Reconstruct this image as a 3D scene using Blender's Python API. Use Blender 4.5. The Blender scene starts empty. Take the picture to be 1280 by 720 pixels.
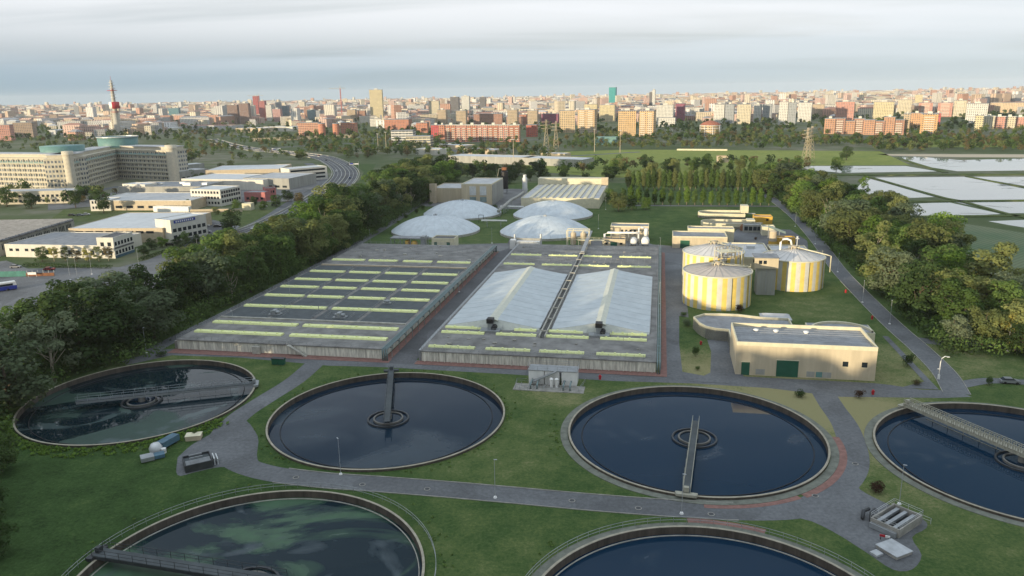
import bpy, bmesh, math, random
from math import sin, cos, pi, radians
from mathutils import Vector, Matrix
from mathutils.geometry import tessellate_polygon, delaunay_2d_cdt
random.seed(7)
SC = bpy.context.scene
COL = SC.collection

# ------------------------------------------------------------------ survey: photograph pixel -> point on a level plane
FPX, PITCH, ROLL, CAMH = 956.0, radians(14.38), radians(-1.0), 70.0
def at(u, v, z=0.0):
    x = u - 640; y = 360 - v
    c, s = cos(ROLL), sin(ROLL)
    x, y = c*x - s*y, s*x + c*y
    cp, sp = cos(PITCH), sin(PITCH)
    t = (CAMH - z) / (FPX*sp - y*cp)
    return x*t, (FPX*cp + y*sp)*t
def row_of(X, Y, Z):
    cp, sp = cos(PITCH), sin(PITCH)
    dz = Z - CAMH
    d = Y*cp - dz*sp; up = Y*sp + dz*cp
    x = FPX*X/d; y = FPX*up/d
    c, s = cos(-ROLL), sin(-ROLL)
    return 640 + c*x - s*y, 360 - (s*x + c*y)
def height_at(u, v, vtop):
    X, Y = at(u, v); lo, hi = 0, 400
    for _ in range(40):
        m = (lo+hi)/2
        if row_of(X, Y, m)[1] > vtop: lo = m
        else: hi = m
    return lo
PA = radians(-11.0)          # the plant's own grid is turned by 11 degrees
def pw(p, q):                # plant grid -> world
    return p*cos(PA) - q*sin(PA), p*sin(PA) + q*cos(PA)
def wp(x, y):
    return x*cos(PA) + y*sin(PA), -x*sin(PA) + y*cos(PA)

# ------------------------------------------------------------------ materials
def srgb(r, g, b):
    f = lambda c: (c/255/12.92) if c/255 <= .04045 else ((c/255+.055)/1.055)**2.4
    return (f(r), f(g), f(b))
class NT:
    def __init__(s, name):
        s.m = bpy.data.materials.new(name); s.m.use_nodes = True
        s.t = s.m.node_tree; s.n = s.t.nodes; s.l = s.t.links
        s.b = s.n['Principled BSDF']; s.out = s.n['Material Output']
        s.b.inputs['Specular IOR Level'].default_value = .3
    def add(s, ty, **kw):
        n = s.n.new(ty)
        for k, v in kw.items():
            if k.startswith('i_'): n.inputs[int(k[2:])].default_value = v
            else: setattr(n, k, v)
        return n
    def link(s, a, b): s.l.new(a, b)
    def coord(s, space='Object'):
        return s.add('ShaderNodeTexCoord').outputs[space]
    def noise(s, vec, scale, detail=4, rough=.6):
        n = s.add('ShaderNodeTexNoise'); n.inputs['Scale'].default_value = scale
        n.inputs['Detail'].default_value = detail; n.inputs['Roughness'].default_value = rough
        if vec is not None: s.link(vec, n.inputs['Vector'])
        return n.outputs['Fac']
    def ramp(s, fac, stops):
        r = s.add('ShaderNodeValToRGB'); e = r.color_ramp.elements
        while len(e) < len(stops): e.new(.5)
        for k, (p, c) in enumerate(stops):
            e[k].position = p; e[k].color = (*c, 1) if len(c) == 3 else c
        s.link(fac, r.inputs[0]); return r.outputs[0]
    def math(s, op, a, b=None, c=None, clamp=False):
        n = s.add('ShaderNodeMath', operation=op, use_clamp=clamp)
        for k, v in enumerate((a, b, c)):
            if v is None: continue
            if isinstance(v, (int, float)): n.inputs[k].default_value = v
            else: s.link(v, n.inputs[k])
        return n.outputs[0]
    def mix(s, fac, a, b, mode='MIX'):
        n = s.add('ShaderNodeMix', data_type='RGBA', blend_type=mode)
        for sock, v in ((n.inputs[0], fac), (n.inputs[6], a), (n.inputs[7], b)):
            if isinstance(v, (int, float)): sock.default_value = v
            elif isinstance(v, tuple): sock.default_value = (*v, 1) if len(v) == 3 else v
            else: s.link(v, sock)
        return n.outputs[2]
    def bump(s, h, strength, dist=.1):
        n = s.add('ShaderNodeBump'); n.inputs['Strength'].default_value = strength
        n.inputs['Distance'].default_value = dist
        s.link(h, n.inputs['Height']); s.link(n.outputs[0], s.b.inputs['Normal'])
    def base(s, c):
        if isinstance(c, tuple): s.b.inputs['Base Color'].default_value = (*c, 1)
        else: s.link(c, s.b.inputs['Base Color'])
    def rough(s, r, metal=0):
        s.b.inputs['Roughness'].default_value = r; s.b.inputs['Metallic'].default_value = metal

def plain(name, col, rough=.7, metal=0, var=.25, scale=.6, streak=False, bump=.0):
    k = NT(name); k.rough(rough, metal)
    v = k.coord()
    if streak:
        mp = k.add('ShaderNodeMapping'); mp.inputs['Scale'].default_value = (1, 1, .12)
        k.link(v, mp.inputs[0]); v = mp.outputs[0]
    n = k.noise(v, scale, 5, .65)
    lo = tuple(max(0, c*(1-var)) for c in col); hi = tuple(min(.95, c*(1+var*.6)) for c in col)
    k.base(k.ramp(n, [(.3, lo), (.68, hi)]))
    if bump: k.bump(k.noise(v, scale*6, 3), bump, .05)
    return k.m
M = {}
def mk(name, *a, **kw):
    if name not in M: M[name] = plain(name, *a, **kw)
    return M[name]
mk('concrete', (.30, .29, .26), .85, var=.35, scale=.5, bump=.2)
mk('pale_concrete', (.42, .41, .36), .85, var=.3, scale=.7)
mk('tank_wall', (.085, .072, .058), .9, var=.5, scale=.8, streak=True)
mk('dark_concrete', (.10, .10, .095), .85, var=.4, scale=.5)
mk('deck_concrete', (.20, .197, .187), .85, var=.45, scale=.22, bump=.2)
mk('slab_panel', (.072, .085, .09), .7, var=.3, scale=.35)
mk('stained_wall', (.68, .67, .58), .9, var=.5, scale=1.6, streak=True)
mk('lime_cover', (.74, .78, .36), .5, var=.12, scale=1.2)
mk('galvanised', (.34, .36, .37), .45, .5, var=.2)
mk('pipe_green', (.20, .27, .27), .45, .2, var=.2)
mk('white_paint', (.74, .74, .71), .5, var=.12)
mk('white_metal', (.55, .57, .57), .4, .2, var=.15)
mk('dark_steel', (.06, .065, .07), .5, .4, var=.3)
mk('black', (.015, .015, .017), .5)
mk('brick_red', (.23, .125, .105), .85, var=.3, scale=.9)
mk('red_paint', (.42, .02, .03), .5)
mk('blue_steel', (.07, .14, .19), .5, var=.3)
mk('green_door', (.02, .10, .06), .55, var=.15)
mk('cream_wall', (.52, .45, .32), .85, var=.16, scale=.5, streak=True)
mk('cream_trim', (.62, .58, .42), .8, var=.15, scale=.6)
mk('ochre_wall', (.62, .38, .07), .8, var=.15)
mk('grey_wall', (.34, .34, .31), .85, var=.2, scale=.4, streak=True)
mk('roof_grey', (.25, .26, .27), .7, var=.3, scale=.35)
mk('roof_pale', (.45, .46, .46), .6, var=.25, scale=.18)
mk('roof_white', (.56, .58, .58), .6, var=.12, scale=.2)
mk('roof_dark', (.12, .12, .12), .8, var=.3)
mk('roof_red', (.34, .13, .08), .85, var=.3, scale=.5)
mk('wood', (.13, .10, .075), .9, var=.3, scale=2)
mk('glass_dark', (.02, .028, .035), .12, var=.2)
mk('glass_blue', (.06, .12, .17), .12, var=.2)
mk('teal', (.13, .25, .235), .5, var=.15)
mk('teal_fence', (.06, .20, .17), .7)
mk('beige', (.50, .42, .30), .8, var=.15)
mk('office_stone', (.52, .48, .38), .8, var=.15)
mk('pink_wall', (.45, .17, .16), .8)
mk('blue_paint', (.03, .05, .30), .4)
mk('tyre', (.02, .02, .02), .9)
mk('weir_shade', (.03, .032, .034), .8)  # dark tone stands in for the shading on the weir wall
mk('coping', (.34, .31, .24), .85, var=.3, scale=.8)
mk('walk_grey', (.16, .17, .14), .9, var=.35)
mk('well_grey', (.16, .155, .14), .85, var=.35)
mk('lamp_grey', (.38, .40, .41), .5)
mk('bridge_pale', (.36, .35, .28), .7, var=.25, scale=1.5)
mk('line_paint', (.6, .6, .56), .8, var=.2)
mk('rust', (.22, .10, .05), .9, var=.4)

def asphalt(name, col):
    k = NT(name); k.rough(.85); v = k.coord()
    a = k.noise(v, .09, 5, .6); b = k.noise(v, 1.3, 4, .7)
    c = k.ramp(a, [(.3, tuple(x*.78 for x in col)), (.7, tuple(x*1.2 for x in col))])
    c2 = k.ramp(b, [(.35, (.75,)*3), (.7, (1.15,)*3)])
    w = k.add('ShaderNodeTexVoronoi', feature='DISTANCE_TO_EDGE'); w.inputs['Scale'].default_value = .12
    k.link(v, w.inputs['Vector'])
    cr = k.ramp(w.outputs['Distance'], [(.0, (.88,)*3), (.008, (1,)*3)])
    pt = k.add('ShaderNodeTexVoronoi'); pt.inputs['Scale'].default_value = .07; k.link(v, pt.inputs['Vector'])
    c = k.mix(1, c, k.ramp(k.math('FRACT', k.math('MULTIPLY', pt.outputs['Color'], 3.7)), [(.2, (.86,)*3), (.8, (1.08,)*3)]), 'MULTIPLY')
    k.base(k.mix(1, k.mix(1, c, c2, 'MULTIPLY'), cr, 'MULTIPLY'))
    k.bump(b, .2, .03); return k.m
M['asphalt'] = asphalt('asphalt', (.135, .142, .148))
M['asphalt_dark'] = asphalt('asphalt_dark', (.10, .103, .108))
M['apron'] = asphalt('apron', (.165, .168, .168))

# grass: mottled sward with dry patches and one painted shade patch at surveyed spots
def grass_mat(name, lush, mid, dry, blobs, bias=0.):
    k = NT(name); k.rough(.95); k.b.inputs['Specular IOR Level'].default_value = .1
    v = k.coord()
    big = k.noise(v, .018, 5, .6); med = k.noise(v, .16, 7, .75); fine = k.noise(v, 1.6, 5, .8)
    tot = k.math('ADD', k.math('MULTIPLY', big, .30), k.math('MULTIPLY', med, .52))
    tot = k.math('ADD', tot, k.math('MULTIPLY', fine, .52)); tot = k.math('ADD', tot, -.135)
    tot = k.math('ADD', tot, bias)
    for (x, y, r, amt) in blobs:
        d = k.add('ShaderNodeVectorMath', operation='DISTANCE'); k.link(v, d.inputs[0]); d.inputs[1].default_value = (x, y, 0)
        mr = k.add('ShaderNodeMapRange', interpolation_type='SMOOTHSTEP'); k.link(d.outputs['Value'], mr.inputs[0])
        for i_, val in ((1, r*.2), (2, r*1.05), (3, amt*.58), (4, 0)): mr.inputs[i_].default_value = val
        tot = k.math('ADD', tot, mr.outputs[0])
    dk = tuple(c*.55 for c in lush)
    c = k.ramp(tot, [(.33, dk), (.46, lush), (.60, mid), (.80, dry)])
    k.base(c); k.bump(k.math('ADD', fine, med), .6, .35)
    return k.m
def W(u, v): return at(u, v)
blobs = [(*W(1075,520), 26, .30), (*W(1000,495), 22, .26), (*W(690,490), 14, .24), (*W(860,450), 16, .28), (*W(1130,470), 16, .22),
         (*W(1210,450), 24, .26), (*W(1200,600), 40, .12), (*W(950,482), 30, .22), (*W(620,560), 22, .08), (*W(1160,540), 26, .14),
         (*W(80,640), 70, -.20), (*W(870,500), 20, .0), (*W(740,610), 24, -.02), (*W(1020,385), 22, .14), (*W(1090,440), 14, .18), (*W(860,480), 20, .14)]  # the strongly negative patch at near left paints shade into the grass colour
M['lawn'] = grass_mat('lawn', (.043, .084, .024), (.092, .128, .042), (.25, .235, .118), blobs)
M['meadow'] = grass_mat('meadow', (.16, .21, .05), (.24, .27, .07), (.32, .31, .11), [], .02)
M['rough_land'] = grass_mat('rough_land', (.07, .105, .03), (.12, .14, .055), (.2, .19, .10), [])
M['weeds'] = grass_mat('weeds', (.04, .075, .015), (.07, .12, .02), (.15, .19, .03), [])

def ground_mat():
    k = NT('ground'); k.rough(.95); k.b.inputs['Specular IOR Level'].default_value = .1
    v = k.coord(); a = k.noise(v, .004, 6, .65); b = k.noise(v, .05, 4, .6)
    t = k.math('ADD', k.math('MULTIPLY', a, .7), k.math('MULTIPLY', b, .3))
    k.base(k.ramp(t, [(.34, (.06, .09, .035)), (.48, (.095, .12, .055)), (.60, (.18, .175, .13)), (.70, (.28, .27, .23))]))
    return k.m
M['ground'] = ground_mat()

def field_mat():
    k = NT('ploughed_field'); k.rough(.95); v = k.coord()
    mp = k.add('ShaderNodeMapping'); mp.inputs['Rotation'].default_value = (0, 0, radians(-38)); k.link(v, mp.inputs[0])
    w = k.add('ShaderNodeTexWave', wave_type='BANDS', bands_direction='Y'); w.inputs['Scale'].default_value = .16
    w.inputs['Distortion'].default_value = 1.5; w.inputs['Detail'].default_value = 3; k.link(mp.outputs[0], w.inputs['Vector'])
    n = k.noise(v, .02, 5, .6)
    a = k.ramp(n, [(.35, (.09, .14, .07)), (.6, (.16, .18, .10)), (.75, (.22, .19, .12))])
    b = k.ramp(w.outputs['Fac'], [(.2, (.86,)*3), (.8, (1.1,)*3)])
    k.base(k.mix(1, a, b, 'MULTIPLY')); return k.m
M['field'] = field_mat()

def water_mat(name, col, rough=.03, bump=.02, scale=1.5, algae=None, lo=.5, hi=.62, foam=None, ascale=.07, spec=.5):
    k = NT(name); k.rough(rough); k.b.inputs['IOR'].default_value = 1.33
    k.b.inputs['Specular IOR Level'].default_value = spec
    v = k.coord(); c = col
    if algae:
        mp = k.add('ShaderNodeMapping'); mp.inputs['Scale'].default_value = (1, 1.5, 1); k.link(v, mp.inputs[0])
        wv = k.add('ShaderNodeTexNoise'); wv.inputs['Scale'].default_value = ascale; wv.inputs['Detail'].default_value = 7
        wv.inputs['Roughness'].default_value = .55; wv.inputs['Distortion'].default_value = .9
        k.link(mp.outputs[0], wv.inputs['Vector'])
        m = k.ramp(wv.outputs['Fac'], [(lo, (0,)*3), (hi, (1,)*3)])
        n2 = k.noise(v, .5, 5, .7)
        al = k.ramp(n2, [(.3, tuple(x*.7 for x in algae)), (.7, algae)])
        c = k.mix(m, col, al)
        r = k.math('MULTIPLY_ADD', m, .45, rough); k.link(r, k.b.inputs['Roughness'])
        if foam:
            s = k.add('ShaderNodeTexNoise'); s.inputs['Scale'].default_value = .05; s.inputs['Detail'].default_value = 8; s.inputs['Distortion'].default_value = 3
            k.link(v, s.inputs['Vector'])
            c = k.mix(k.ramp(s.outputs['Fac'], [(.56, (0,)*3), (.66, (.8,)*3)]), c, foam)
    k.base(c); k.bump(k.noise(v, scale, 3, .5), bump, .05); return k.m
M['water_blue'] = water_mat('water_blue', (.004, .022, .048), algae=(.014, .040, .070), lo=.57, hi=.72)
M['water_painted_clouds'] = water_mat('water_painted_clouds', (.005, .018, .036), algae=(.035, .06, .08), lo=.48, hi=.70, ascale=.028)  # patch tint paints soft cloud reflections into the water, no algae
M['water_algae'] = water_mat('water_algae', (.006, .018, .026), algae=(.06, .125, .07), lo=.46, hi=.53, foam=(.07, .09, .10), ascale=.03)
M['water_scum'] = water_mat('water_scum', (.006, .016, .022), algae=(.035, .07, .055), lo=.53, hi=.58, foam=(.07, .10, .10), ascale=.03)
M['paddy'] = water_mat('paddy', (.26, .29, .265), rough=.03, bump=.012, scale=.6, algae=(.13, .13, .10), lo=.6, hi=.7, ascale=.02)

def leaf_mat(name, col, col2):
    k = NT(name)
    k.n.remove(k.b)
    oi = k.add('ShaderNodeObjectInfo'); v = k.coord()
    n = k.noise(v, .35, 3, .6)
    f = k.math('ADD', k.math('MULTIPLY', oi.outputs['Random'], .5), k.math('MULTIPLY', n, .6))
    c = k.ramp(f, [(.25, tuple(x*.62 for x in col)), (.52, col), (.85, col2)])
    d = k.add('ShaderNodeBsdfDiffuse'); t = k.add('ShaderNodeBsdfTranslucent'); mx = k.add('ShaderNodeMixShader'); mx.inputs[0].default_value = .35
    k.link(c, d.inputs[0]); k.link(c, t.inputs[0]); k.link(d.outputs[0], mx.inputs[1]); k.link(t.outputs[0], mx.inputs[2])
    k.link(mx.outputs[0], k.out.inputs[0]); return k.m
LEAF = {'dark green': leaf_mat('leaf_dark', (0.059, 0.096, 0.034), (0.093, 0.139, 0.046)),
        'mid green': leaf_mat('leaf_mid', (0.093, 0.152, 0.043), (0.155, 0.232, 0.062)),
        'bright green': leaf_mat('leaf_bright', (0.132, 0.217, 0.043), (0.202, 0.310, 0.062)),
        'olive': leaf_mat('leaf_olive', (0.165, 0.195, 0.070), (0.26, 0.28, 0.10)),
        'pale grey-green': leaf_mat('leaf_pale', (0.125, 0.165, 0.090), (0.19, 0.225, 0.13)),
        'yellowish': leaf_mat('leaf_yellow', (0.372, 0.341, 0.093), (0.496, 0.465, 0.124)),
        'brownish': leaf_mat('leaf_brown', (0.163, 0.132, 0.062), (0.232, 0.186, 0.085)),
        'dark red-brown': leaf_mat('leaf_red', (0.078, 0.046, 0.031), (0.109, 0.070, 0.046))}
M['bark'] = plain('bark', (.11, .085, .06), .95, var=.4, scale=2)
M['pale_bark'] = plain('pale_bark', (.36, .32, .24), .95, var=.3, scale=2)

_fac = {}
def facade(wall, glass=(.05, .06, .07), sx=3.2, sz=3.0, wx=.5, wz=.45, slab=None):
    key = (wall, glass, sx, sz, wx, wz, slab)
    if key in _fac: return _fac[key]
    k = NT('facade'); k.b.inputs['Specular IOR Level'].default_value = .4
    v = k.coord(); sp = k.add('ShaderNodeSeparateXYZ'); k.link(v, sp.inputs[0])
    g = k.add('ShaderNodeNewGeometry'); sn = k.add('ShaderNodeSeparateXYZ'); k.link(g.outputs['Normal'], sn.inputs[0])
    h = k.math('ADD', sp.outputs[0], sp.outputs[1])
    fx = k.math('FRACT', k.math('DIVIDE', h, sx)); fz = k.math('FRACT', k.math('DIVIDE', sp.outputs[2], sz))
    a = k.math('LESS_THAN', k.math('ABSOLUTE', k.math('SUBTRACT', fx, .5)), wx/2)
    b = k.math('LESS_THAN', k.math('ABSOLUTE', k.math('SUBTRACT', fz, .55)), wz/2)
    up = k.math('LESS_THAN', k.math('ABSOLUTE', sn.outputs[2]), .5)
    mask = k.math('MULTIPLY', k.math('MULTIPLY', a, b), up)
    n = k.noise(v, .25, 4, .6)
    wc = k.ramp(n, [(.3, tuple(x*.8 for x in wall)), (.7, tuple(min(.9, x*1.1) for x in wall))])
    if slab:
        sl = k.math('MULTIPLY', k.math('LESS_THAN', fz, .14), up); wc = k.mix(sl, wc, slab)
    # each window a little different (curtains, blinds)
    wn = k.add('ShaderNodeTexWhiteNoise', noise_dimensions='2D'); cv = k.add('ShaderNodeCombineXYZ')
    k.link(k.math('FLOOR', k.math('DIVIDE', h, sx)), cv.inputs[0]); k.link(k.math('FLOOR', k.math('DIVIDE', sp.outputs[2], sz)), cv.inputs[1])
    k.link(cv.outputs[0], wn.inputs['Vector'])
    gc = k.mix(wn.outputs['Value'], glass, tuple(min(.6, x*2.4+.04) for x in glass))
    k.base(k.mix(mask, wc, gc))
    k.link(k.math('SUBTRACT', .85, k.math('MULTIPLY', mask, .6)), k.b.inputs['Roughness'])
    k.bump(k.math('SUBTRACT', 1, mask), .6, .25)
    _fac[key] = k.m; return k.m

# ------------------------------------------------------------------ mesh builder
class MB:
    def __init__(s): s.v = []; s.f = []; s.mi = []; s.ml = []; s.cur = 0; s.sm = []
    def mat(s, m):
        if m not in s.ml: s.ml.append(m)
        s.cur = s.ml.index(m); return s
    def add(s, vs, fs, smooth=False):
        o = len(s.v); s.v += [tuple(p) for p in vs]
        for f in fs: s.f.append(tuple(o+i for i in f)); s.mi.append(s.cur); s.sm.append(smooth)
        return s
    def box(s, x0, y0, z0, x1, y1, z1, top=1.0):
        cx, cy = (x0+x1)/2, (y0+y1)/2; hx, hy = (x1-x0)/2, (y1-y0)/2
        vs = [(cx+i*hx, cy+j*hy, z0) for i, j in ((-1,-1),(1,-1),(1,1),(-1,1))] + [(cx+i*hx*top, cy+j*hy*top, z1) for i, j in ((-1,-1),(1,-1),(1,1),(-1,1))]
        return s.add(vs, [(0,3,2,1),(4,5,6,7),(0,1,5,4),(1,2,6,5),(2,3,7,6),(3,0,4,7)])
    def prism(s, poly, z0, z1):
        n = len(poly)
        a = sum(poly[i][0]*poly[(i+1)%n][1]-poly[(i+1)%n][0]*poly[i][1] for i in range(n))
        if a < 0: poly = poly[::-1]
        vs = [(x, y, z0) for x, y in poly] + [(x, y, z1) for x, y in poly]
        s.add(vs, [(i, (i+1)%n, n+(i+1)%n, n+i) for i in range(n)])
        tris = tessellate_polygon([[Vector((x, y, 0)) for x, y in poly]])
        o = [vs[i] for i in range(2*n)]
        return s.add(o, [tuple(n+i for i in orient(t, poly)) for t in tris] + [tuple(reversed(orient(t, poly))) for t in tris])
    def lathe(s, prof, n=32, c=(0, 0), smooth=True, a0=0, a1=2*pi):
        full = abs(a1-a0-2*pi) < 1e-6; m = n if full else n+1; vs = []
        for r, z in prof:
            for i in range(m):
                a = a0+(a1-a0)*i/n; vs.append((c[0]+r*cos(a), c[1]+r*sin(a), z))
        fs = []
        for k in range(len(prof)-1):
            for i in range(n):
                j = (i+1) % m if full else i+1
                fs.append((k*m+i, k*m+j, (k+1)*m+j, (k+1)*m+i))
        return s.add(vs, fs, smooth)
    def ring(s, r0, r1, z0, z1, n=96, c=(0, 0), a0=0, a1=2*pi):
        return s.lathe([(r1, z0), (r1, z1), (r0, z1), (r0, z0)], n, c, False, a0, a1)
    def cyl(s, x, y, z0, z1, r, n=16, r2=None, cap=True):
        r2 = r if r2 is None else r2
        s.lathe([(r, z0), (r2, z1)], n, (x, y), True)
        if cap: s.disc(x, y, z1, r2, n)
        return s
    def disc(s, x, y, z, r, n=32):
        return s.add([(x+r*cos(2*pi*i/n), y+r*sin(2*pi*i/n), z) for i in range(n)], [tuple(range(n))])
    def tube(s, pts, r, n=8, r2=None):
        pts = [Vector(p) for p in pts]; r2 = r if r2 is None else r2; vs = []; fs = []
        for i, p in enumerate(pts):
            d = (pts[min(i+1, len(pts)-1)] - pts[max(i-1, 0)]).normalized()
            up = Vector((0, 0, 1)) if abs(d.z) < .95 else Vector((1, 0, 0))
            a = d.cross(up).normalized(); b = a.cross(d)
            rr = r+(r2-r)*i/(len(pts)-1)
            for j in range(n):
                t = 2*pi*j/n; vs.append(p+a*rr*cos(t)+b*rr*sin(t))
        for i in range(len(pts)-1):
            for j in range(n):
                k = (j+1) % n; fs.append((i*n+j, i*n+k, (i+1)*n+k, (i+1)*n+j))
        fs += [tuple(range(n))[::-1], tuple((len(pts)-1)*n+j for j in range(n))]
        return s.add(vs, fs, True)
    def build(s, name, mat=None, parent=None, loc=None, rz=0.):
        me = bpy.data.meshes.new(name); me.from_pydata(s.v, [], s.f)
        for m in (s.ml or [mat]): me.materials.append(M[m] if isinstance(m, str) else m)
        me.polygons.foreach_set('material_index', s.mi); me.polygons.foreach_set('use_smooth', s.sm)
        me.update(); o = bpy.data.objects.new(name, me); COL.objects.link(o)
        if parent is not None: o.parent = parent
        if loc is not None: o.location = loc
        o.rotation_euler = (0, 0, rz); return o
def orient(t, poly):
    (ax, ay), (bx, by), (cx, cy) = (poly[i] for i in t)
    return tuple(t) if (bx-ax)*(cy-ay)-(by-ay)*(cx-ax) > 0 else tuple(t[::-1])
def tag(o, label=None, cat=None, group=None, kind=None):
    if label: o['label'] = label
    if cat: o['category'] = cat
    if group: o['group'] = group
    if kind: o['kind'] = kind
    return o
def thing(name, label, cat, loc=(0, 0, 0), rz=0., group=None):
    o = bpy.data.objects.new(name, None); o.empty_display_size = .1; COL.objects.link(o)
    if len(loc) == 2: loc = (*loc, 0)
    o.location = loc; o.rotation_euler = (0, 0, rz); return tag(o, label, cat, group)
def dup(root, loc, rz, label=None, group=None, scale=None):
    def cp(o, par):
        c = o.copy(); COL.objects.link(c)
        if par is not None: c.parent = par
        for ch in kids.get(o.name, ()): cp(ch, c)
        return c
    kids = {}
    def walk(o):
        ks = KIDS.get(o.name)
        if ks is None: ks = list(o.children); KIDS[o.name] = ks
        kids[o.name] = ks
        for k in ks: walk(k)
    walk(root)
    r = cp(root, None); r.location = loc if len(loc) == 3 else (*loc, 0); r.rotation_euler = (0, 0, rz)
    if scale: r.scale = scale if isinstance(scale, tuple) else (scale,)*3
    if label: r['label'] = label
    if group: r['group'] = group
    return r
KIDS = {}
def front(p0, p1):   # two ground pixels along a wall's foot -> origin, heading, length
    a = Vector(at(*p0)); b = Vector(at(*p1)); d = b-a
    return (a.x, a.y, 0), math.atan2(d.y, d.x), d.length
def chain(pts, sub=6):   # Catmull-Rom through 2D points
    P = [Vector(p) for p in pts]; P = [P[0]*2-P[1]] + P + [P[-1]*2-P[-2]]; out = []
    for i in range(1, len(P)-2):
        for k in range(sub):
            t = k/sub; a, b, c, d = P[i-1:i+3]
            out.append(.5*((2*b)+(c-a)*t+(2*a-5*b+4*c-d)*t*t+(3*b-a-3*c+d)*t**3))
    return out+[P[-2]]
ZL = [.006]
def nextz(): ZL[0] += .004; return ZL[0]
def sheet(name, poly, mat, z=None, kind='structure', sub=0):
    z = nextz() if z is None else z
    if sub: poly = chain(list(poly)+[poly[0]], sub)[:-1]
    m = MB(); n = len(poly)
    tris = tessellate_polygon([[Vector((p[0], p[1], 0)) for p in poly]])
    m.add([(p[0], p[1], z) for p in poly], [orient(t, [(p[0], p[1]) for p in poly]) for t in tris])
    return tag(m.build(name, mat), kind=kind)
def psheet(name, px, mat, **kw): return sheet(name, [at(*p) for p in px], mat, **kw)
def offset(line, d):
    out = []
    for i, p in enumerate(line):
        t = (line[min(i+1, len(line)-1)]-line[max(i-1, 0)]).normalized()
        out.append(Vector((p.x-t.y*d, p.y+t.x*d)))
    return out
def ribbon(name, line, w, mat, z=None, d=0., h=0.):
    z = nextz() if z is None else z
    L = offset(line, d+w/2); Rr = offset(line, d-w/2); n = len(L); m = MB()
    vs = [(p.x, p.y, z+h) for p in L]+[(p.x, p.y, z+h) for p in Rr]
    fs = [(n+i, n+i+1, i+1, i) for i in range(n-1)]
    if h:
        vs += [(p.x, p.y, 0) for p in L]+[(p.x, p.y, 0) for p in Rr]
        for i in range(n-1): fs += [(i, i+1, 2*n+i+1, 2*n+i), (n+i+1, n+i, 3*n+i, 3*n+i+1)]
    m.add(vs, fs); return tag(m.build(name, mat), kind='structure')
def pline(px, sub=6): return chain([at(*p) for p in px], sub)

# ------------------------------------------------------------------ camera, light, air
cam = bpy.data.cameras.new('camera'); co = bpy.data.objects.new('camera', cam); COL.objects.link(co)
cam.sensor_width = 36; cam.lens = FPX/1280*36; cam.clip_end = 60000; cam.clip_start = .5
up0 = Vector((0, sin(PITCH), cos(PITCH))); fw = Vector((0, cos(PITCH), -sin(PITCH))); X0 = Vector((1, 0, 0))
right = X0*cos(ROLL)+up0*sin(ROLL); upv = -X0*sin(ROLL)+up0*cos(ROLL)
mt = Matrix((right, upv, -fw)).transposed().to_4x4(); mt.translation = (0, 0, CAMH); co.matrix_world = mt
SC.camera = co
SUN_EL, SUN_AZ = radians(4.3), radians(225)      # azimuth clockwise from +Y: behind the viewer's left shoulder
sd = Vector((sin(SUN_AZ)*cos(SUN_EL), cos(SUN_AZ)*cos(SUN_EL), sin(SUN_EL)))
sl = bpy.data.lights.new('sun', 'SUN'); sl.energy = 5.0; sl.angle = radians(.6); sl.color = (1, .82, .56)
so = bpy.data.objects.new('sun', sl); COL.objects.link(so); so.rotation_euler = (-sd).to_track_quat('-Z', 'Y').to_euler(); so.location = (-200, -200, 200)
w = bpy.data.worlds.new('World'); SC.world = w; w.use_nodes = True
nt = w.node_tree; bg = nt.nodes['Background']
sky = nt.nodes.new('ShaderNodeTexSky'); sky.sky_type = 'NISHITA'; sky.sun_disc = False
sky.sun_elevation = SUN_EL; sky.sun_rotation = SUN_AZ; sky.air_density = 1.2; sky.dust_density = 1.5; sky.ozone_density = 2
def wn(ty, **kw):
    n = nt.nodes.new(ty)
    for k, v in kw.items(): setattr(n, k, v)
    return n
def wm(op, a, b=None, clamp=False):
    n = wn('ShaderNodeMath', operation=op, use_clamp=clamp)
    for k, v in enumerate((a, b)):
        if v is None: continue
        if isinstance(v, (int, float)): n.inputs[k].default_value = v
        else: nt.links.new(v, n.inputs[k])
    return n.outputs[0]
tc = wn('ShaderNodeTexCoord'); sx = wn('ShaderNodeSeparateXYZ'); nt.links.new(tc.outputs['Generated'], sx.inputs[0])
zc = wm('ADD', wm('MAXIMUM', sx.outputs[2], 0.0), .07)
cx = wn('ShaderNodeCombineXYZ'); nt.links.new(wm('DIVIDE', sx.outputs[0], zc), cx.inputs[0]); nt.links.new(wm('DIVIDE', sx.outputs[1], zc), cx.inputs[1])
def wnoise(scale, detail, loc, sc=(1, 1, 1), dist=0.):
    mp = wn('ShaderNodeMapping'); mp.inputs['Location'].default_value = loc; mp.inputs['Scale'].default_value = sc
    mp.inputs['Rotation'].default_value = (0, 0, radians(-12))
    nt.links.new(cx.outputs[0], mp.inputs[0])
    n = wn('ShaderNodeTexNoise'); n.inputs['Scale'].default_value = scale; n.inputs['Detail'].default_value = detail
    n.inputs['Roughness'].default_value = .5; n.inputs['Distortion'].default_value = dist
    nt.links.new(mp.outputs[0], n.inputs['Vector']); return n.outputs['Fac']
def wramp(f, stops):
    r = wn('ShaderNodeValToRGB'); e = r.color_ramp.elements
    while len(e) < len(stops): e.new(.5)
    for k, (p, c) in enumerate(stops): e[k].position = p; e[k].color = (*c, 1)
    r.color_ramp.interpolation = 'EASE'
    nt.links.new(f, r.inputs[0]); return r.outputs[0]
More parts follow.
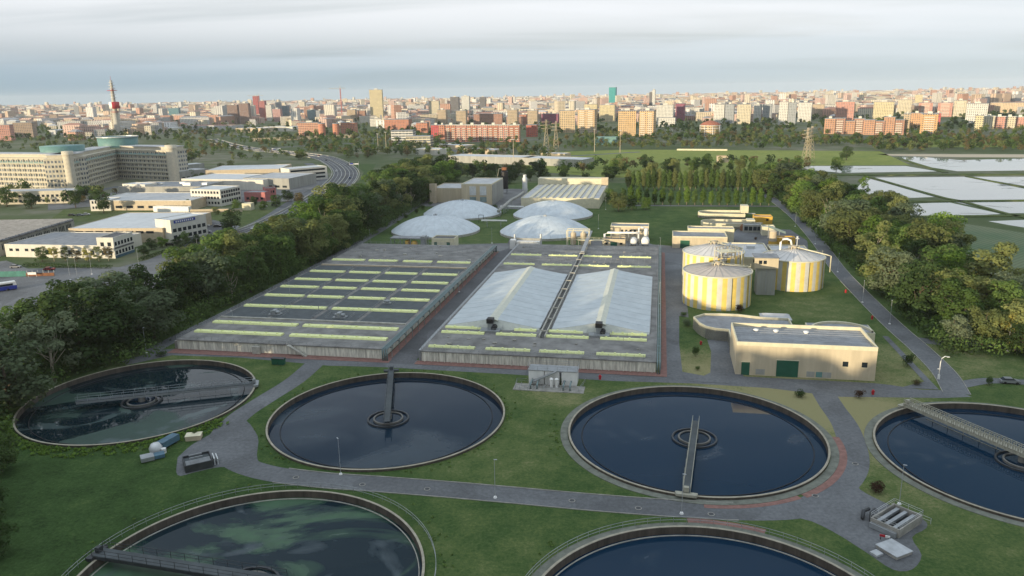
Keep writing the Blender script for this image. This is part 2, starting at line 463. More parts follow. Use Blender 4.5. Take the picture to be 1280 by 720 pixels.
def wmix(f, a, b, mode='MIX'):
    n = wn('ShaderNodeMix', data_type='RGBA', blend_type=mode)
    for sock, v in ((n.inputs[0], f), (n.inputs[6], a), (n.inputs[7], b)):
        if isinstance(v, (int, float)): sock.default_value = v
        elif isinstance(v, tuple): sock.default_value = (*v, 1)
        else: nt.links.new(v, sock)
    return n.outputs[2]
SKY_STR = .11
bg.inputs['Strength'].default_value = SKY_STR
kk = 1/SKY_STR
def cc(r, g, b, m=1.0): return (r*kk*m, g*kk*m, b*kk*m)
# high overcast deck: grey-blue underside, paler streaks and breaks
cloud_shade = wmix(wramp(wnoise(.22, 6, (3.1, 1.7, 0), (.55, 1.5, 1), .4), [(.40, (0,)*3), (.62, (1,)*3)]), cc(.50, .57, .65), cc(.80, .84, .88))
cover = wramp(wnoise(.30, 6, (8.2, 4.4, 0), (.6, 1.2, 1), .5), [(.40, (.12,)*3), (.56, (1,)*3)])
deck = wmix(wm('MULTIPLY', cover, .95), wmix(1., sky.outputs[0], (1.0, 1.0, 1.0), 'MULTIPLY'), cloud_shade)
# near the horizon the deck thins to a hazy band, brighter to the right
azr = wm('MULTIPLY_ADD', sx.outputs[0], .8); azr.node.inputs[2].default_value = .42; azr.node.use_clamp = True
band = wmix(azr, cc(.27, .37, .44), cc(.56, .63, .65))
hz = wramp(sx.outputs[2], [(.0, (1,)*3), (.07, (.7,)*3), (.20, (0,)*3)])
col = wmix(hz, deck, band)
# a belt of pale veil cloud across the top of the view
veil = wramp(sx.outputs[2], [(.012, (0,)*3), (.105, (1,)*3), (.22, (.75,)*3), (.42, (0,)*3)])
vn = wramp(wnoise(.35, 6, (1.3, 5.2, 0), (.35, 1.6, 1), .3), [(.30, (.5,)*3), (.52, (1,)*3)])
col = wmix(wm('MULTIPLY', wm('MULTIPLY', veil, vn), .85), col, cc(.82, .84, .87))
zen = wramp(sx.outputs[2], [(.42, (1,)*3), (.70, (1.6,)*3)])
col = wmix(1., col, zen, 'MULTIPLY')
nt.links.new(col, bg.inputs[0])
SC.view_settings.view_transform = 'Standard'; SC.view_settings.look = 'None'; SC.view_settings.gamma = 1; SC.view_settings.use_curve_mapping = False
SC.view_settings.exposure = .28
SC.cycles.use_denoising = True; SC.cycles.max_bounces = 5; SC.cycles.diffuse_bounces = 2; SC.cycles.glossy_bounces = 2
SC.cycles.transmission_bounces = 2; SC.cycles.volume_bounces = 1; SC.cycles.transparent_max_bounces = 4; SC.cycles.caustics_reflective = False
SC.cycles.sample_clamp_indirect = 4

hb = MB().box(-10500, -4000, -3.2, 10500, 12500, 135)
HAZE_D = 4.0e-5
k = NT('haze_air'); k.n.remove(k.b); pv = k.add('ShaderNodeVolumePrincipled'); pv.inputs['Color'].default_value = (.92, .96, 1.0, 1)
pv.inputs['Density'].default_value = HAZE_D; pv.inputs['Anisotropy'].default_value = 0.1
k.link(pv.outputs[0], k.out.inputs['Volume'])
haze = tag(hb.build('haze', k.m), kind='stuff')

# ------------------------------------------------------------------ ground with the tank pits cut out
TANKS = {'A': (-89.6, 172.1), 'B': (-28.3, 159.3), 'C': (37.5, 146.7), 'D': (97.7, 133.9), 'E': (-40.1, 99.6), 'F': (26.2, 85.7)}
TR = 26.2
g = MB(); HB_ = 29.5
rows = sorted([('r2', 89.3, ['E', 'F']), ('r1', 151.0, ['A', 'B', 'C', 'D'])], key=lambda r: r[1])
P0, P1, Q0, Q1 = -190, 150, -80, 600
def pq(poly): return [(*pw(p, q), 0) for p, q in poly]
def gq(p0, q0, p1, q1):
    if p1 > p0 and q1 > q0: g.add(pq([(p0, q0), (p1, q0), (p1, q1), (p0, q1)]), [(0, 1, 2, 3)])
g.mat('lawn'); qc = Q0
for _, qm, ks in rows:
    lo, hi = qm-HB_-1, qm+HB_+1
    gq(P0, qc, P1, lo); pc = P0
    for t in ks:
        cp_, cq_ = wp(*TANKS[t]); a, b = cp_-HB_, cp_+HB_
        gq(pc, lo, a, hi); pc = b
        N = 96; inner = []; outer = []
        for i in range(N):
            th = 2*pi*(i+.5)/N; r = TR-.25
            inner.append((cp_+r*cos(th), cq_+r*sin(th)))
            m = max(abs(cos(th)), abs(sin(th))); ox, oy = cp_+HB_*cos(th)/m, cq_+HB_*sin(th)/m
            outer.append((ox, min(max(cq_+(hi-cq_)*sin(th)/m if sin(th) > 0 else cq_+(cq_-lo)*sin(th)/m, lo), hi)))
        g.add(pq(inner+outer), [(i, N+i, N+(i+1) % N, (i+1) % N) for i in range(N)])
        # corners of the tile left by the chord between side midpoints
        for sx_, sy_ in ((1, 1), (-1, 1), (-1, -1), (1, -1)):
            ang = math.atan2(sy_, sx_) % (2*pi); i = int(ang/(2*pi)*N-.5) % N
            A_, B_ = outer[i], outer[(i+1) % N]; C_ = (cp_+sx_*HB_, hi if sy_ > 0 else lo)
            g.add(pq([A_, C_, B_]), [(0, 1, 2)])
    gq(pc, lo, P1, hi); qc = hi
gq(P0, qc, P1, Q1)
g.mat('ground'); BIG = 9800
for poly in ([(-BIG, -3500), (P0, -3500), (P0, BIG), (-BIG, BIG)], [(P1, -3500), (BIG, -3500), (BIG, BIG), (P1, BIG)],
             [(P0, -3500), (P1, -3500), (P1, Q0), (P0, Q0)], [(P0, Q1), (P1, Q1), (P1, BIG), (P0, BIG)]):
    g.add(pq(poly), [(0, 1, 2, 3)])
tag(g.build('ground', None), kind='structure')

# ------------------------------------------------------------------ fields, paddies
psheet('meadow', [(640,212),(690,190),(790,187),(960,188),(1100,189),(1138,206.5),(1010,207),(1000,212),(900,222),(760,222)], 'meadow', z=.03)
psheet('meadow', [(1105,186),(1140,176),(1200,173),(1290,171),(1330,180),(1290,183.5),(1120,184.5)], 'meadow', z=.03)
psheet('verge', [(60,276),(80,262),(340,262),(345,272),(290,284),(240,280)], 'rough_land', z=.03)
psheet('verge', [(395,262),(455,232),(470,205),(440,205),(455,215),(448,228),(400,255)], 'lawn', z=.035)
psheet('field', [(1020,288),(1060,280),(1117,277),(1185,276.5),(1280,291),(1600,345),(1700,520),(1340,455),(1200,400),(1100,330)], 'field', z=.03)
psheet('mud_bank', [(1095,192.5),(1290,193),(1300,197),(1200,196.5),(1110,194.5)], 'beige', z=.03)
PADDY = [[(1110,195.5),(1150,196),(1200,200),(1290,198),(1290,213),(1197,214),(1152,207.5)],
 [(1000,207.5),(1132,207.5),(1172,214.3),(1050,216),(1010,212)],
 [(1083,222.5),(1172,246),(1090,249.5),(1070,236)],
 [(1088,222),(1206,221),(1290,236.5),(1290,249.5),(1200,250),(1178,246)],
 [(1213,221),(1290,221),(1290,234)],
 [(1070,258),(1185,252.7),(1252,267.5),(1205,270.2),(1117,269),(1085,270)],
 [(1192,252.5),(1290,252),(1290,266.5),(1262,266.5)],
 [(1235,276.5),(1290,274.5),(1290,286),(1262,281.5)]]
for p in PADDY: psheet('water', p, 'paddy', z=.02)
for ln, wd in (([(1040,219),(1290,218.3)], 9), ([(1085,221),(1175,246.5),(1202,252),(1262,268.5),(1300,276)], 3.2), ([(1085,253),(1290,250.8)], 4.5),
               ([(1208,220.5),(1300,238.5)], 2.6), ([(1090,272),(1185,271),(1290,270)], 5), ([(1120,197),(1152,207),(1182,216)], 4)):
    ribbon('levee', pline(ln), wd, 'rough_land', z=0, h=.45)

# ------------------------------------------------------------------ plant roads
K = 'pale_concrete'
def plantroad(name, px, w, mat='asphalt', kerb=True):
    L = pline(px); ribbon(name, L, w, mat)
    return L
psheet('road', [(150,452),(205,437),(240,434),(480,447),(520,450),(820,467),(900,469),(1092,479),(1112,481),(1150,487),(1192,488),(1215,496),(1180,497.5),(1050,496),(960,485),(870,479.5),(760,476),(640,468),(480,459),(410,457),(300,447),(215,444),(160,456)], 'asphalt')
L = plantroad('road', [(395,453),(368,476),(330,500),(300,520),(278,545),(290,573),(330,590),(400,600),(470,605),(560,612),(640,619),(740,628),(850,636),(950,640),(1010,633),(1052,606),(1068,575),(1058,535),(1040,508),(1030,492)], 5.4)
FRONT = L; KL = [p for p in L if 345 < row_of(p.x, p.y, 0)[0] < 925 and row_of(p.x, p.y, 0)[1] > 585]
for d in (2.8, -2.8): ribbon('kerb', KL, .16, 'concrete', z=0, d=d, h=.13)
psheet('apron', [(222,572),(240,556),(268,540),(300,522),(322,545),(322,575),(345,592),(305,586),(275,584),(245,590),(222,594)], 'asphalt', sub=4)
psheet('apron', [(940,628),(1010,628),(1060,596),(1075,612),(1105,628),(1152,648),(1158,660),(1140,672),(1152,694),(1140,712),(1116,712),(1085,692),(1040,664),(1000,648),(940,648)], 'asphalt', sub=3)
L = plantroad('road', [(1196,492),(1180,466),(1150,436),(1118,408),(1080,371),(1048,337),(1022,302),(995,272),(970,252),(955,243)], 5.6)
for d in (2.9, -2.9): ribbon('kerb', L, .16, 'concrete', z=0, d=d, h=.13)
plantroad('road', [(1140,424),(1175,428),(1220,430),(1270,436),(1330,450)], 5.0)
plantroad('road', [(1196,482),(1235,476),(1285,478)], 3.6)
L = plantroad('road', [(188,440),(225,420),(300,383),(380,341),(455,300),(500,272),(545,241)], 4.6)
# lane between the two basins, lane right of the covered basin, yard behind
def plsheet(name, pqs, mat): return sheet(name, [pw(*a) for a in pqs], mat)
plsheet('road', [(-70.3,184),(-63.2,184),(-63.2,346),(-70.3,346)], 'asphalt_dark')
plsheet('road', [(3.4,184),(10.2,184),(10.5,260),(12,300),(11.5,345),(3.4,345)], 'asphalt')
plsheet('yard', [(-136,331),(-100,331),(-70,333),(-66,343.5),(-63,337.5),(11,338),(30,343),(40,352),(33,358),(12,352),(-2,356),(-10,368),(-32,366),(-34,345),(-66,352),(-72,352),(-90,347),(-136,337)], 'apron')
plsheet('yard', [(33,345),(66,352),(69,372),(66,402),(40,402),(33,372),(31,356)], 'asphalt')
plsheet('yard', [(-75,395),(-70,350),(-64.5,350),(-64,440),(-72,480),(-80,480)], 'dark_concrete')
plsheet('yard', [(-165,470),(-95,462),(-60,455),(-60,468),(-90,500),(-95,560),(-160,560)], 'apron')
plsheet('yard', [(9,216),(21,216),(22.5,182),(9,182)], 'asphalt')
psheet('verge', [(849,395),(866,398),(872,412),(884,425),(889,440),(888,466),(880,470),(853,465),(849,430)], 'lawn')
plsheet('yard', [(58,185),(66.5,185),(66,226),(64.5,226),(64.8,190)], 'asphalt')
plsheet('yard', [(28,245),(67,236),(66,230.2),(26,230.2)], 'lawn')
for nm, pts in (('paving', [(-135.5,183.2),(-70,184.2),(-70,187),(-135.5,187)]), ('paving', [(-72.3,187),(-70.3,187),(-70.3,332),(-72.3,332)]),
                ('paving', [(-62.8,184.2),(3.4,184.2),(3.4,187),(-62.8,187)]), ('paving', [(1.6,187),(3.4,187),(3.4,338),(1.6,338)])):
    plsheet(nm, pts, 'brick_red')
plsheet('road', [(-20,478),(100,482),(100,487),(-20,483)], 'apron')

# ------------------------------------------------------------------ roads on the industrial side
ribbon('road', pline([(-60,392),(0,383),(60,377),(120,371),(180,364),(225,340),(262,312),(300,291),(340,270),(372,249),(396,236),(404,222),(398,212),(385,204)]), 9, 'asphalt')
psheet('yard', [(-40,400),(-20,330),(8,326),(35,336),(150,334),(185,325),(215,312),(240,300),(232,283),(262,274),(300,283),(262,318),(220,346),(180,372),(60,385)], 'apron')
psheet('yard', [(235,298),(235,280),(262,277),(290,283),(275,300),(250,304)], 'asphalt_dark')
psheet('yard', [(60,263),(120,258),(360,252),(400,230),(395,215),(300,222),(230,225),(60,255)], 'apron')
HW = pline([(300,296),(345,280),(390,256),(422,232),(432,216),(420,204),(398,196),(350,190),(318,187),(285,181),(262,174)], 8)
ribbon('highway', HW, 22, 'asphalt_dark')
for d in (-10.4, -6.9, -3.6, 3.6, 6.9, 10.4): ribbon('lane_marking', HW, .22 if abs(d) > 5 and abs(d) < 10 else .3, 'line_paint', d=d)
for d in (0, 12.2, -12.2): ribbon('crash_barrier', HW, .5, 'pale_concrete', z=0, d=d, h=.8)
ribbon('road', pline([(-40,258),(60,250),(150,233)]), 8, 'asphalt')
ribbon('road', pline([(310,187),(420,180),(520,180),(590,192),(680,196),(800,190)]), 9, 'asphalt', z=.05)
ribbon('road', pline([(200,160),(320,172),(450,171),(560,178),(700,174),(900,172),(1090,171),(1290,168)]), 9, 'asphalt', z=.06)
# red paving round the front tanks
def arc_sheet(t, a0, a1, r0, r1, mat, name='paving'):
    cx_, cy_ = TANKS[t]; n = 40; m = MB()
    m.ring(r0, r1, -.05, .035, n, (cx_, cy_), radians(a0), radians(a1)); tag(m.build(name, mat), kind='structure')
arc_sheet('C', -62, -4, 27.6, 29.3, 'brick_red')
arc_sheet('C', -100, -64, 27.4, 29.0, 'brick_red')
arc_sheet('F', 60, 85, 27.9, 29.3, 'brick_red')

# ------------------------------------------------------------------ round settling tanks and their bridges
def settling_tank(key, label, water, walk, rail):
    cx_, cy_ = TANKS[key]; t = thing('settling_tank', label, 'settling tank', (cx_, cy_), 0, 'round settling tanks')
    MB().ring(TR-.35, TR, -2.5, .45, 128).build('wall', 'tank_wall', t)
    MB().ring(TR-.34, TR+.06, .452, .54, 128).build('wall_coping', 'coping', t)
    MB().ring(TR-(2.9 if key in 'ABCD' else .95), TR-(2.76 if key in 'ABCD' else .82), -2.5, -.66, 128).build('overflow_weir', 'weir_shade' if key in 'ABCD' else 'pale_concrete', t)
    MB().disc(0, 0, -.80, TR-.35, 128).build('water_surface', water, t)
    if walk: MB().ring(TR+.13, TR+1.7, -.05, .10, 128).build('walkway', 'walk_grey', t)
    if rail:
        m = MB(); r = TR+1.75
        for i in range(80):
            a = 2*pi*i/80; m.cyl(r*cos(a), r*sin(a), 0, 1.1, .035, 5)
        for z in (.55, 1.1): m.ring(r-.03, r+.03, z-.03, z+.03, 128)
        m.build('railing', 'galvanised', t)
    w_ = MB().ring(4.3, 4.65, -2.2, -.45, 48).build('centre_baffle', 'dark_steel', t)
    MB().ring(3.0, 3.35, -2.2, -.35, 48).ring(0, .8, -2.2, .5, 24).build('centre_well', 'well_grey', t)
    MB().disc(0, 0, -.60, 3.0, 48).build('well_water', 'water_painted_clouds', t)
    return t
settling_tank('A', 'round settling tank at far left beside the dark tree belt, algae near its bridge', 'water_scum', False, False)
settling_tank('B', 'round settling tank of dark water with painted cloud reflections before the lane between the basins', 'water_painted_clouds', False, False)
settling_tank('C', 'round settling tank with clear blue water in front of the cream hall', 'water_blue', True, False)
settling_tank('D', 'round settling tank cut by the right edge, crossed by a pale lattice bridge', 'water_blue', True, False)
settling_tank('E', 'nearest round settling tank on the left, large green algae patches on its water', 'water_algae', False, True)
settling_tank('F', 'nearest round tank at bottom centre with deep blue water and thin railing', 'water_blue', True, True)

def bridge(key, ang, label, r_out, r_in, mat='galvanised', truss=False, w=1.5, z=1.15):
    """runs from the rim (r_out) along heading ang through the centre to -r_in"""
    cx_, cy_ = TANKS[key]; t = thing('scraper_bridge', label, 'scraper bridge', (cx_, cy_), radians(ang), 'scraper bridges of the settling tanks')
    x0, x1 = -r_in, r_out; h = w/2
    MB().box(x0, -h, z-.12, x1, h, z).build('deck', 'bridge_pale' if truss or mat == 'pale_concrete' else 'slab_panel', t)
    for s in (-1, 1):
        MB().box(x0, s*h-.06 if s > 0 else s*h-.06, z-.62, x1, s*h+.06, z-.125).build('girder', mat, t)
        m = MB(); n = int((x1-x0)/(1.0 if truss else 2.4)); e_ = .05 if truss else .03
        hh = 1.15
        for i in range(n+1):
            x = x0+(x1-x0)*i/n; m.box(x-e_, s*h+s*.07-e_, z-.3, x+e_, s*h+s*.07+e_, z+hh)
            if truss and i < n: m.box(x+.3, s*h+s*.07-.03, z-.02, x+.6, s*h+s*.07+.03, z+.72)
        for q in ((hh,) if not truss else (hh, .80, .1)): m.box(x0, s*h+s*.07-e_, z+q-e_, x1, s*h+s*.07+e_, z+q+e_)
        if not truss: m.box(x0, s*h+s*.07-.03, z+.55, x1, s*h+s*.07+.03, z+.6)
        m.build('handrail', 'bridge_pale' if truss else mat, t)
    e = MB().box(r_out-.3, -1.8, .55, r_out+.75, 1.8, 1.02)
    e.box(r_out-.1, -1.95, .56, r_out+.4, -1.81, 1.1); e.box(r_out-.1, 1.81, .56, r_out+.4, 1.95, 1.1)
    e.build('end_carriage', mat, t); MB().box(r_out-.6, -.5, z+.01, r_out+.1, .4, z+.9).build('drive_cabinet', mat, t)
    MB().cyl(0, 0, .5, z-.13, .7, 20).build('pivot', mat, t)
    m = MB()
    m.box(4.9, -.9, -1.25, TR-4.2, -.8, -.72)
    for i in range(5): x = 6+i*3.6; m.box(x-.06, -.92, -1.0, x+.06, -.83, z-.125)
    m.build('scum_blade', mat, t)
    return t
def hd(key, u, v, z=1.2):
    x, y = at(u, v, z); cx_, cy_ = TANKS[key]; return math.degrees(math.atan2(y-cy_, x-cx_))
bridge('A', hd('A', 316, 478), 'dark steel bridge from the right rim over the far left settling tank', TR, 14)
bridge('B', hd('B', 489, 463), 'narrow steel bridge from the far rim to the centre of the dark-water tank', TR+.8, 5.5, 'slab_panel', w=1.2)
bridge('C', hd('C', 858, 615), 'pale narrow bridge from the near rim to the centre of the blue tank', TR, 5.0, 'bridge_pale', w=1.2)
bridge('D', hd('D', 1142, 508), 'pale lattice bridge with close balusters crossing the right-hand tank', TR+.4, TR-4, 'bridge_pale', True, w=1.6, z=1.25)
bridge('E', hd('E', 128, 690), 'dark bridge in shade over the algae-covered nearest tank', TR+.4, 6, 'dark_steel', w=2.2)  # dark steel colour stands in for the shadow on this bridge

# ------------------------------------------------------------------ rectangular basins
def basin(name, label, p0, p1, q0, q1, cat='treatment basin'):
    x, y = pw(p0, q0); t = thing(name, label, cat, (x, y), PA); return t, p1-p0, q1-q0
def cover(t, x0, x1, y, w=2.2, z=3.0, h=.45):
    m = MB(); n = max(1, round((x1-x0)/7.3))
    for i in range(n):
        a = x0+(x1-x0)*i/n; b = x0+(x1-x0)*(i+1)/n-.12
        vs = [(a, y-w/2, z+.004), (b, y-w/2, z+.004), (b, y+w/2, z+.004), (a, y+w/2, z+.004), (a, y-w/2+.25, z+h), (b, y-w/2+.25, z+h), (b, y+w/2-.25, z+h), (a, y+w/2-.25, z+h)]
        m.add(vs, [(4,5,6,7),(0,1,5,4),(1,2,6,5),(2,3,7,6),(3,0,4,7)])
    for i in range(n*2): xx = x0+(x1-x0)*(i+.5)/(n*2); m.box(xx-.25, y-.3, z+h, xx+.25, y+.3, z+h+.22)
    return m.build('lime_cover', 'lime_cover', t)
def railing(m, x0, y0, x1, y1, z, n=None, h=1.05):
    L = math.hypot(x1-x0, y1-y0); n = n or max(1, int(L/2.2)); a = math.atan2(y1-y0, x1-x0)
    for i in range(n+1):
        f = i/n; m.box(x0+(x1-x0)*f-.03, y0+(y1-y0)*f-.03, z, x0+(x1-x0)*f+.03, y0+(y1-y0)*f+.03, z+h)
    for q in (.55, h): m.tube([(x0, y0, z+q), (x1, y1, z+q)], .03, 5)
    return m
def pipes(t, x, w, y0, y1, z, n, mat='pipe_green'):
    m = MB()
    for i in range(n):
        xx = x+w*(i+.5)/n; m.tube([(xx, y0, .0), (xx, y0, z), (xx, y1, z), (xx, y1, .3)], w/n*.36, 10)
    for k_ in range(int((y1-y0)/6)):
        yy = y0+3+k_*6; m.box(x-.1, yy-.08, z-w/n*.5-.25, x+w+.1, yy+.08, z-w/n*.5)
        m.box(x-.05, yy-.06, 0, x+.07, yy+.06, z-w/n*.5-.25); m.box(x+w-.05, yy-.06, 0, x+w+.07, yy+.06, z-w/n*.5-.25)
    return m.build('pipe_run', mat, t)
def blower(t, x, y, z, s=1.):
    m = MB(); m.box(x-1.6*s, y-1*s, z, x+1.6*s, y+1*s, z+.3); m.tube([(x-1.2*s, y, z+.8), (x+1.2*s, y, z+.8)], .45*s, 12)
    m.box(x-.5*s, y-.9*s, z+.3, x+.4*s, y+.9*s, z+1.3*s)
    railing(m, x-3*s, y-1.8*s, x+3*s, y-1.8*s, z); railing(m, x-3*s, y+1.8*s, x+3*s, y+1.8*s, z); railing(m, x-3*s, y-1.8*s, x-3*s, y+1.8*s, z); railing(m, x+3*s, y-1.8*s, x+3*s, y+1.8*s, z)
    return m.build('blower', 'galvanised', t)

BQ = 187
t, Wd, Ln = basin('aeration_basin', 'long raised concrete basin with dark panels and rows of lime covers, left of the lane', -134.5, -72.6, BQ, 330)
MB().box(0, 0, -.1, Wd, Ln, 2.75).build('wall', 'stained_wall', t)
MB().box(-.25, -.3, 2.752, Wd+.1, Ln+.2, 3.0).build('deck', 'deck_concrete', t)
X = lambda p: p+134.5
Y = lambda q: q-BQ
for q, segs in ((294.3, [(-134,-119.3),(-117.8,-105),(-102.9,-90.2),(-88.3,-74.1)]), (272.9, [(-133.8,-119.1),(-117.5,-104.6),(-102.9,-89.8),(-88,-74)]),
                (259.8, [(-133.8,-119.1),(-117.5,-104.6),(-102.9,-89.8),(-88,-74)]), (248.5, [(-133.8,-119),(-117.5,-104.6),(-102.9,-89.8),(-88,-74)]),
                (236.3, [(-133.4,-118.8),(-117.6,-104.4),(-102.8,-89.5),(-87.8,-74)]), (222.8, [(-133.6,-104.4),(-102.7,-73.8)]),
                (204, [(-133.4,-105.5),(-103.8,-73.8)]), (194.6, [(-133.6,-105.5),(-103.4,-73.8)])):
    for a, b in segs: cover(t, X(a)+.3, X(b), Y(q))
for a, b in ((-133.9,-119),(-117.9,-104.7),(-103.2,-89.8),(-88.4,-74)):
    for q0, q1 in ((210, 221.4), (224.2, 234.9), (237.7, 247.1), (249.9, 258.4), (261.2, 271.5), (274.3, 283)):
        MB().box(X(a), Y(q0), 3.004, X(b), Y(q1), 3.09).build('dark_panel', 'slab_panel', t)
MB().box(.6, Y(283.6), 3.004, Wd-.6, Y(284.5), 3.5).build('channel_wall', 'beige', t)
MB().box(.6, Y(208.7), 3.004, Wd-.6, Y(209.3), 3.45).build('channel_wall', 'pale_concrete', t)
m = MB()
for p in (-118.4, -104, -89): railing(m, X(p), Y(210), X(p), Y(292), 3.0)
railing(m, .1, -.2, Wd-2, -.2, 3.0); railing(m, .05, 0, .05, Ln, 3.0); railing(m, .1, Ln, Wd, Ln, 3.0)
for q in (300, 308, 316, 323): railing(m, 2, Y(q), Wd-6, Y(q), 3.0)
m.build('railing', 'galvanised', t)
pipes(t, Wd+.15, 1.9, -1.2, Ln, 3.3, 3)
m = MB().box(-1.3, .5, -.05, -.3, Ln, 2.2).build('side_ledge', 'concrete', t)
blower(t, X(-118), Y(214), 3.1, 1.2); blower(t, X(-96), Y(213.5), 3.1, 1.3); blower(t, X(-87), Y(231), 3.1, .8)
m = MB()   # access ladder frames and stairs on the front wall
m.box(X(-110.6), -1.2, -.1, X(-108.4), -.32, 2.2); m.add([(X(-100),-.32,3),(X(-100),-1.3,3),(X(-95),-1.3,0),(X(-95),-.32,0),(X(-99.3),-.32,3),(X(-99.3),-1.3,3),(X(-94.3),-1.3,0),(X(-94.3),-.32,0)], [(0,1,2,3),(4,7,6,5),(0,4,5,1),(1,5,6,2),(0,3,7,4)])
railing(m, X(-100), -1.3, X(-100), -.3, 3); m.build('stair', 'pale_concrete', t)
m = MB()
for i in range(14):
    x = random.uniform(2, Wd-2); y = random.uniform(Y(298), Y(328)); s = random.uniform(.3, .8); MB().box(x-s, y-s*.6, 3.004, x+s, y+s*.6, 3.2+random.random()*.5).build('valve_box', 'pale_concrete', t)
m.build('valve_box', 'pale_concrete', t) if m.f else None
m = MB()
for x in (X(-104.6), X(-101.6)): m.box(x-.07, Y(217)-.07, 3.09, x+.07, Y(217)+.07, 5.6)
m.box(X(-104.7), Y(217)-.06, 5.5, X(-101.5), Y(217)+.06, 5.65).build('gantry', 'galvanised', t)

t, Wd, Ln = basin('covered_basin', 'raised concrete basin half under two white membrane roofs, right of the lane', -61.5, .6, BQ, 336)
X = lambda p: p+61.5
MB().box(0, 0, -.1, Wd, Ln, 2.75).build('wall', 'stained_wall', t)
MB().box(-.2, -.3, 2.752, Wd+.1, Ln+.2, 3.0).build('deck', 'deck_concrete', t)
for q, segs in ((312.3, [(-60.8,-47.7),(-44.7,-32.5),(-30.2,-18.2),(-15.2,-2.2)]), (294.5, [(-60.4,-47.8),(-44.9,-32.8),(-30.6,-18.1),(-15,-2)]),
                (208.3, [(-60.6,-49.7),(-40,-33.4),(-29.9,-19.9),(-13,-2)]), (203.6, [(-60.5,-47.8),(-44.4,-32.7),(-30.2,-17.9),(-14.8,-1.9)]), (190.5, [(-60.4,-47.4),(-44.5,-32.3),(-29.9,-17.9),(-14.8,-2)])):
    for a, b in segs: cover(t, X(a), X(b), Y(q), 1.5)
def membrane(x0, x1, y0, y1, zr, name_label):
    """saddle-shaped tent: ridge tube down the middle, sagging sides, closed gables"""
    xm = (x0+x1)/2; nx, ny = 14, 30; m = MB(); z0 = 3.35; rw = 1.7
    def zz(f, y):
        s = 1-abs(2*f-1)                      # 0 at eave, 1 at ridge
        e = .25*sin(pi*(y-y0)/(y1-y0)*6)**2
        return z0+(zr-z0)*(s**1.15)+e*(1-s)*.35
    vs = [(x0+(x1-x0)*i/nx, y0+(y1-y0)*j/ny, zz(i/nx, y0+(y1-y0)*j/ny)) for j in range(ny+1) for i in range(nx+1)]
    m.mat('membrane'); m.add(vs, [(j*(nx+1)+i, j*(nx+1)+i+1, (j+1)*(nx+1)+i+1, (j+1)*(nx+1)+i) for j in range(ny) for i in range(nx)], True)
    roof = m.build('membrane_roof', None, t)
    for y, s in ((y0, -1), (y1, 1)):
        gm = MB(); pts = [(x0+(x1-x0)*i/nx, y+s*.02, zz(i/nx, y)-.03) for i in range(nx+1)]
        base = [(p[0], y+s*(2.4 if abs(p[0]-xm) < 12 else 1.4)*(1-abs(2*i/nx-1)*.5), 3.02) for i, p in enumerate(pts)]
        gm.add(pts+base, [(i, nx+1+i, nx+2+i, i+1) for i in range(nx)]).build('gable', 'gable_cloth', roof)
    r = MB(); n = 40
    for j in range(n):
        ya = y0-.8+(y1-y0+1.6)*j/n; yb = ya+(y1-y0+1.6)/n-.06; hh = zr-.12
        r.add([(xm-rw, ya, hh-.25), (xm, ya, hh+.32), (xm+rw, ya, hh-.25), (xm-rw, yb, hh-.25), (xm, yb, hh+.32), (xm+rw, yb, hh-.25)], [(0,1,4,3), (1,2,5,4), (0,3,5,2), (0,2,1), (3,4,5)])
    r.build('ridge_cap', 'ridge_cloth', roof)
    # fan at the near gable, standing on a steel platform
    f = MB(); f.box(xm-2.9, y0-5.2, 3.004, xm+2.9, y0-1.9, 3.5)
    f.box(xm-.9, y0-3.2, 3.5, xm+.5, y0-1.6, zr+.1)
    railing(f, xm-3.4, y0-5.4, xm+3.4, y0-5.4, 3.4); railing(f, xm-3.4, y0-5.4, xm-3.4, y0-1.9, 3.4); railing(f, xm+3.4, y0-5.4, xm+3.4, y0-1.9, 3.4)
    f.build('fan_platform', 'galvanised', t)
    b = MB(); b.box(xm-1.15, y0-3.5, zr-.55, xm+.75, y0-1.2, zr+.75); b.tube([(xm+.95, y0-3.6, zr-1.9), (xm+.95, y0-1.6, zr-1.9)], .75, 14); b.build('fan', 'black', t)
    sm_ = MB()
    for j in range(1, 12):
        y = y0+(y1-y0)*j/12; sm_.tube([(x0+(x1-x0)*i/nx, y, zz(i/nx, y)+.01) for i in range(nx+1)], .04, 4)
    sm_.build('membrane_seam', mk('cloth_seam', (.40, .46, .48), .5), roof)
    ed = MB()
    for x in (x0-.08, x1+.08): ed.tube([(x, y0, 3.3), (x, y1, 3.3)], .1, 6)
    for j in range(16):
        y = y0+(y1-y0)*j/15
        for x, s in ((x0-.1, -1), (x1+.1, 1)): ed.box(x-.06, y-.06, 3.004, x+.06, y+.06, 3.45)
    ed.build('tension_rail', 'galvanised', roof)
M['membrane'] = plain('membrane', (.44, .49, .505), .42, var=.14, scale=.25, streak=True)
M['ridge_cloth'] = plain('ridge_cloth', (.54, .55, .46), .5, var=.12, scale=.8)
M['gable_cloth'] = plain('gable_cloth', (.44, .46, .41), .6, var=.15, scale=.8)
membrane(X(-60.6), X(-32.8), Y(209.9), Y(278), 5.8, 'left'); membrane(X(-29.2), X(-1.4), Y(209.9), Y(278), 5.8, 'right')
m = MB(); m.box(X(-31.9), Y(202), 3.004, X(-31.6), Y(332), 3.8); m.box(X(-30.3), Y(202), 3.004, X(-30.0), Y(332), 3.8)
for j in range(11):
    y = Y(206+j*12); m.box(X(-32), y-.15, 3.8, X(-29.9), y+.15, 4.1)
m.build('channel_wall', 'pale_concrete', t)
MB().box(X(-31.59), Y(202.1), 3.004, X(-30.31), Y(331.9), 3.12).build('channel_floor', 'dark_concrete', t)
pipes(t, Wd+.15, 1.1, -1.0, Ln, 3.0, 2)
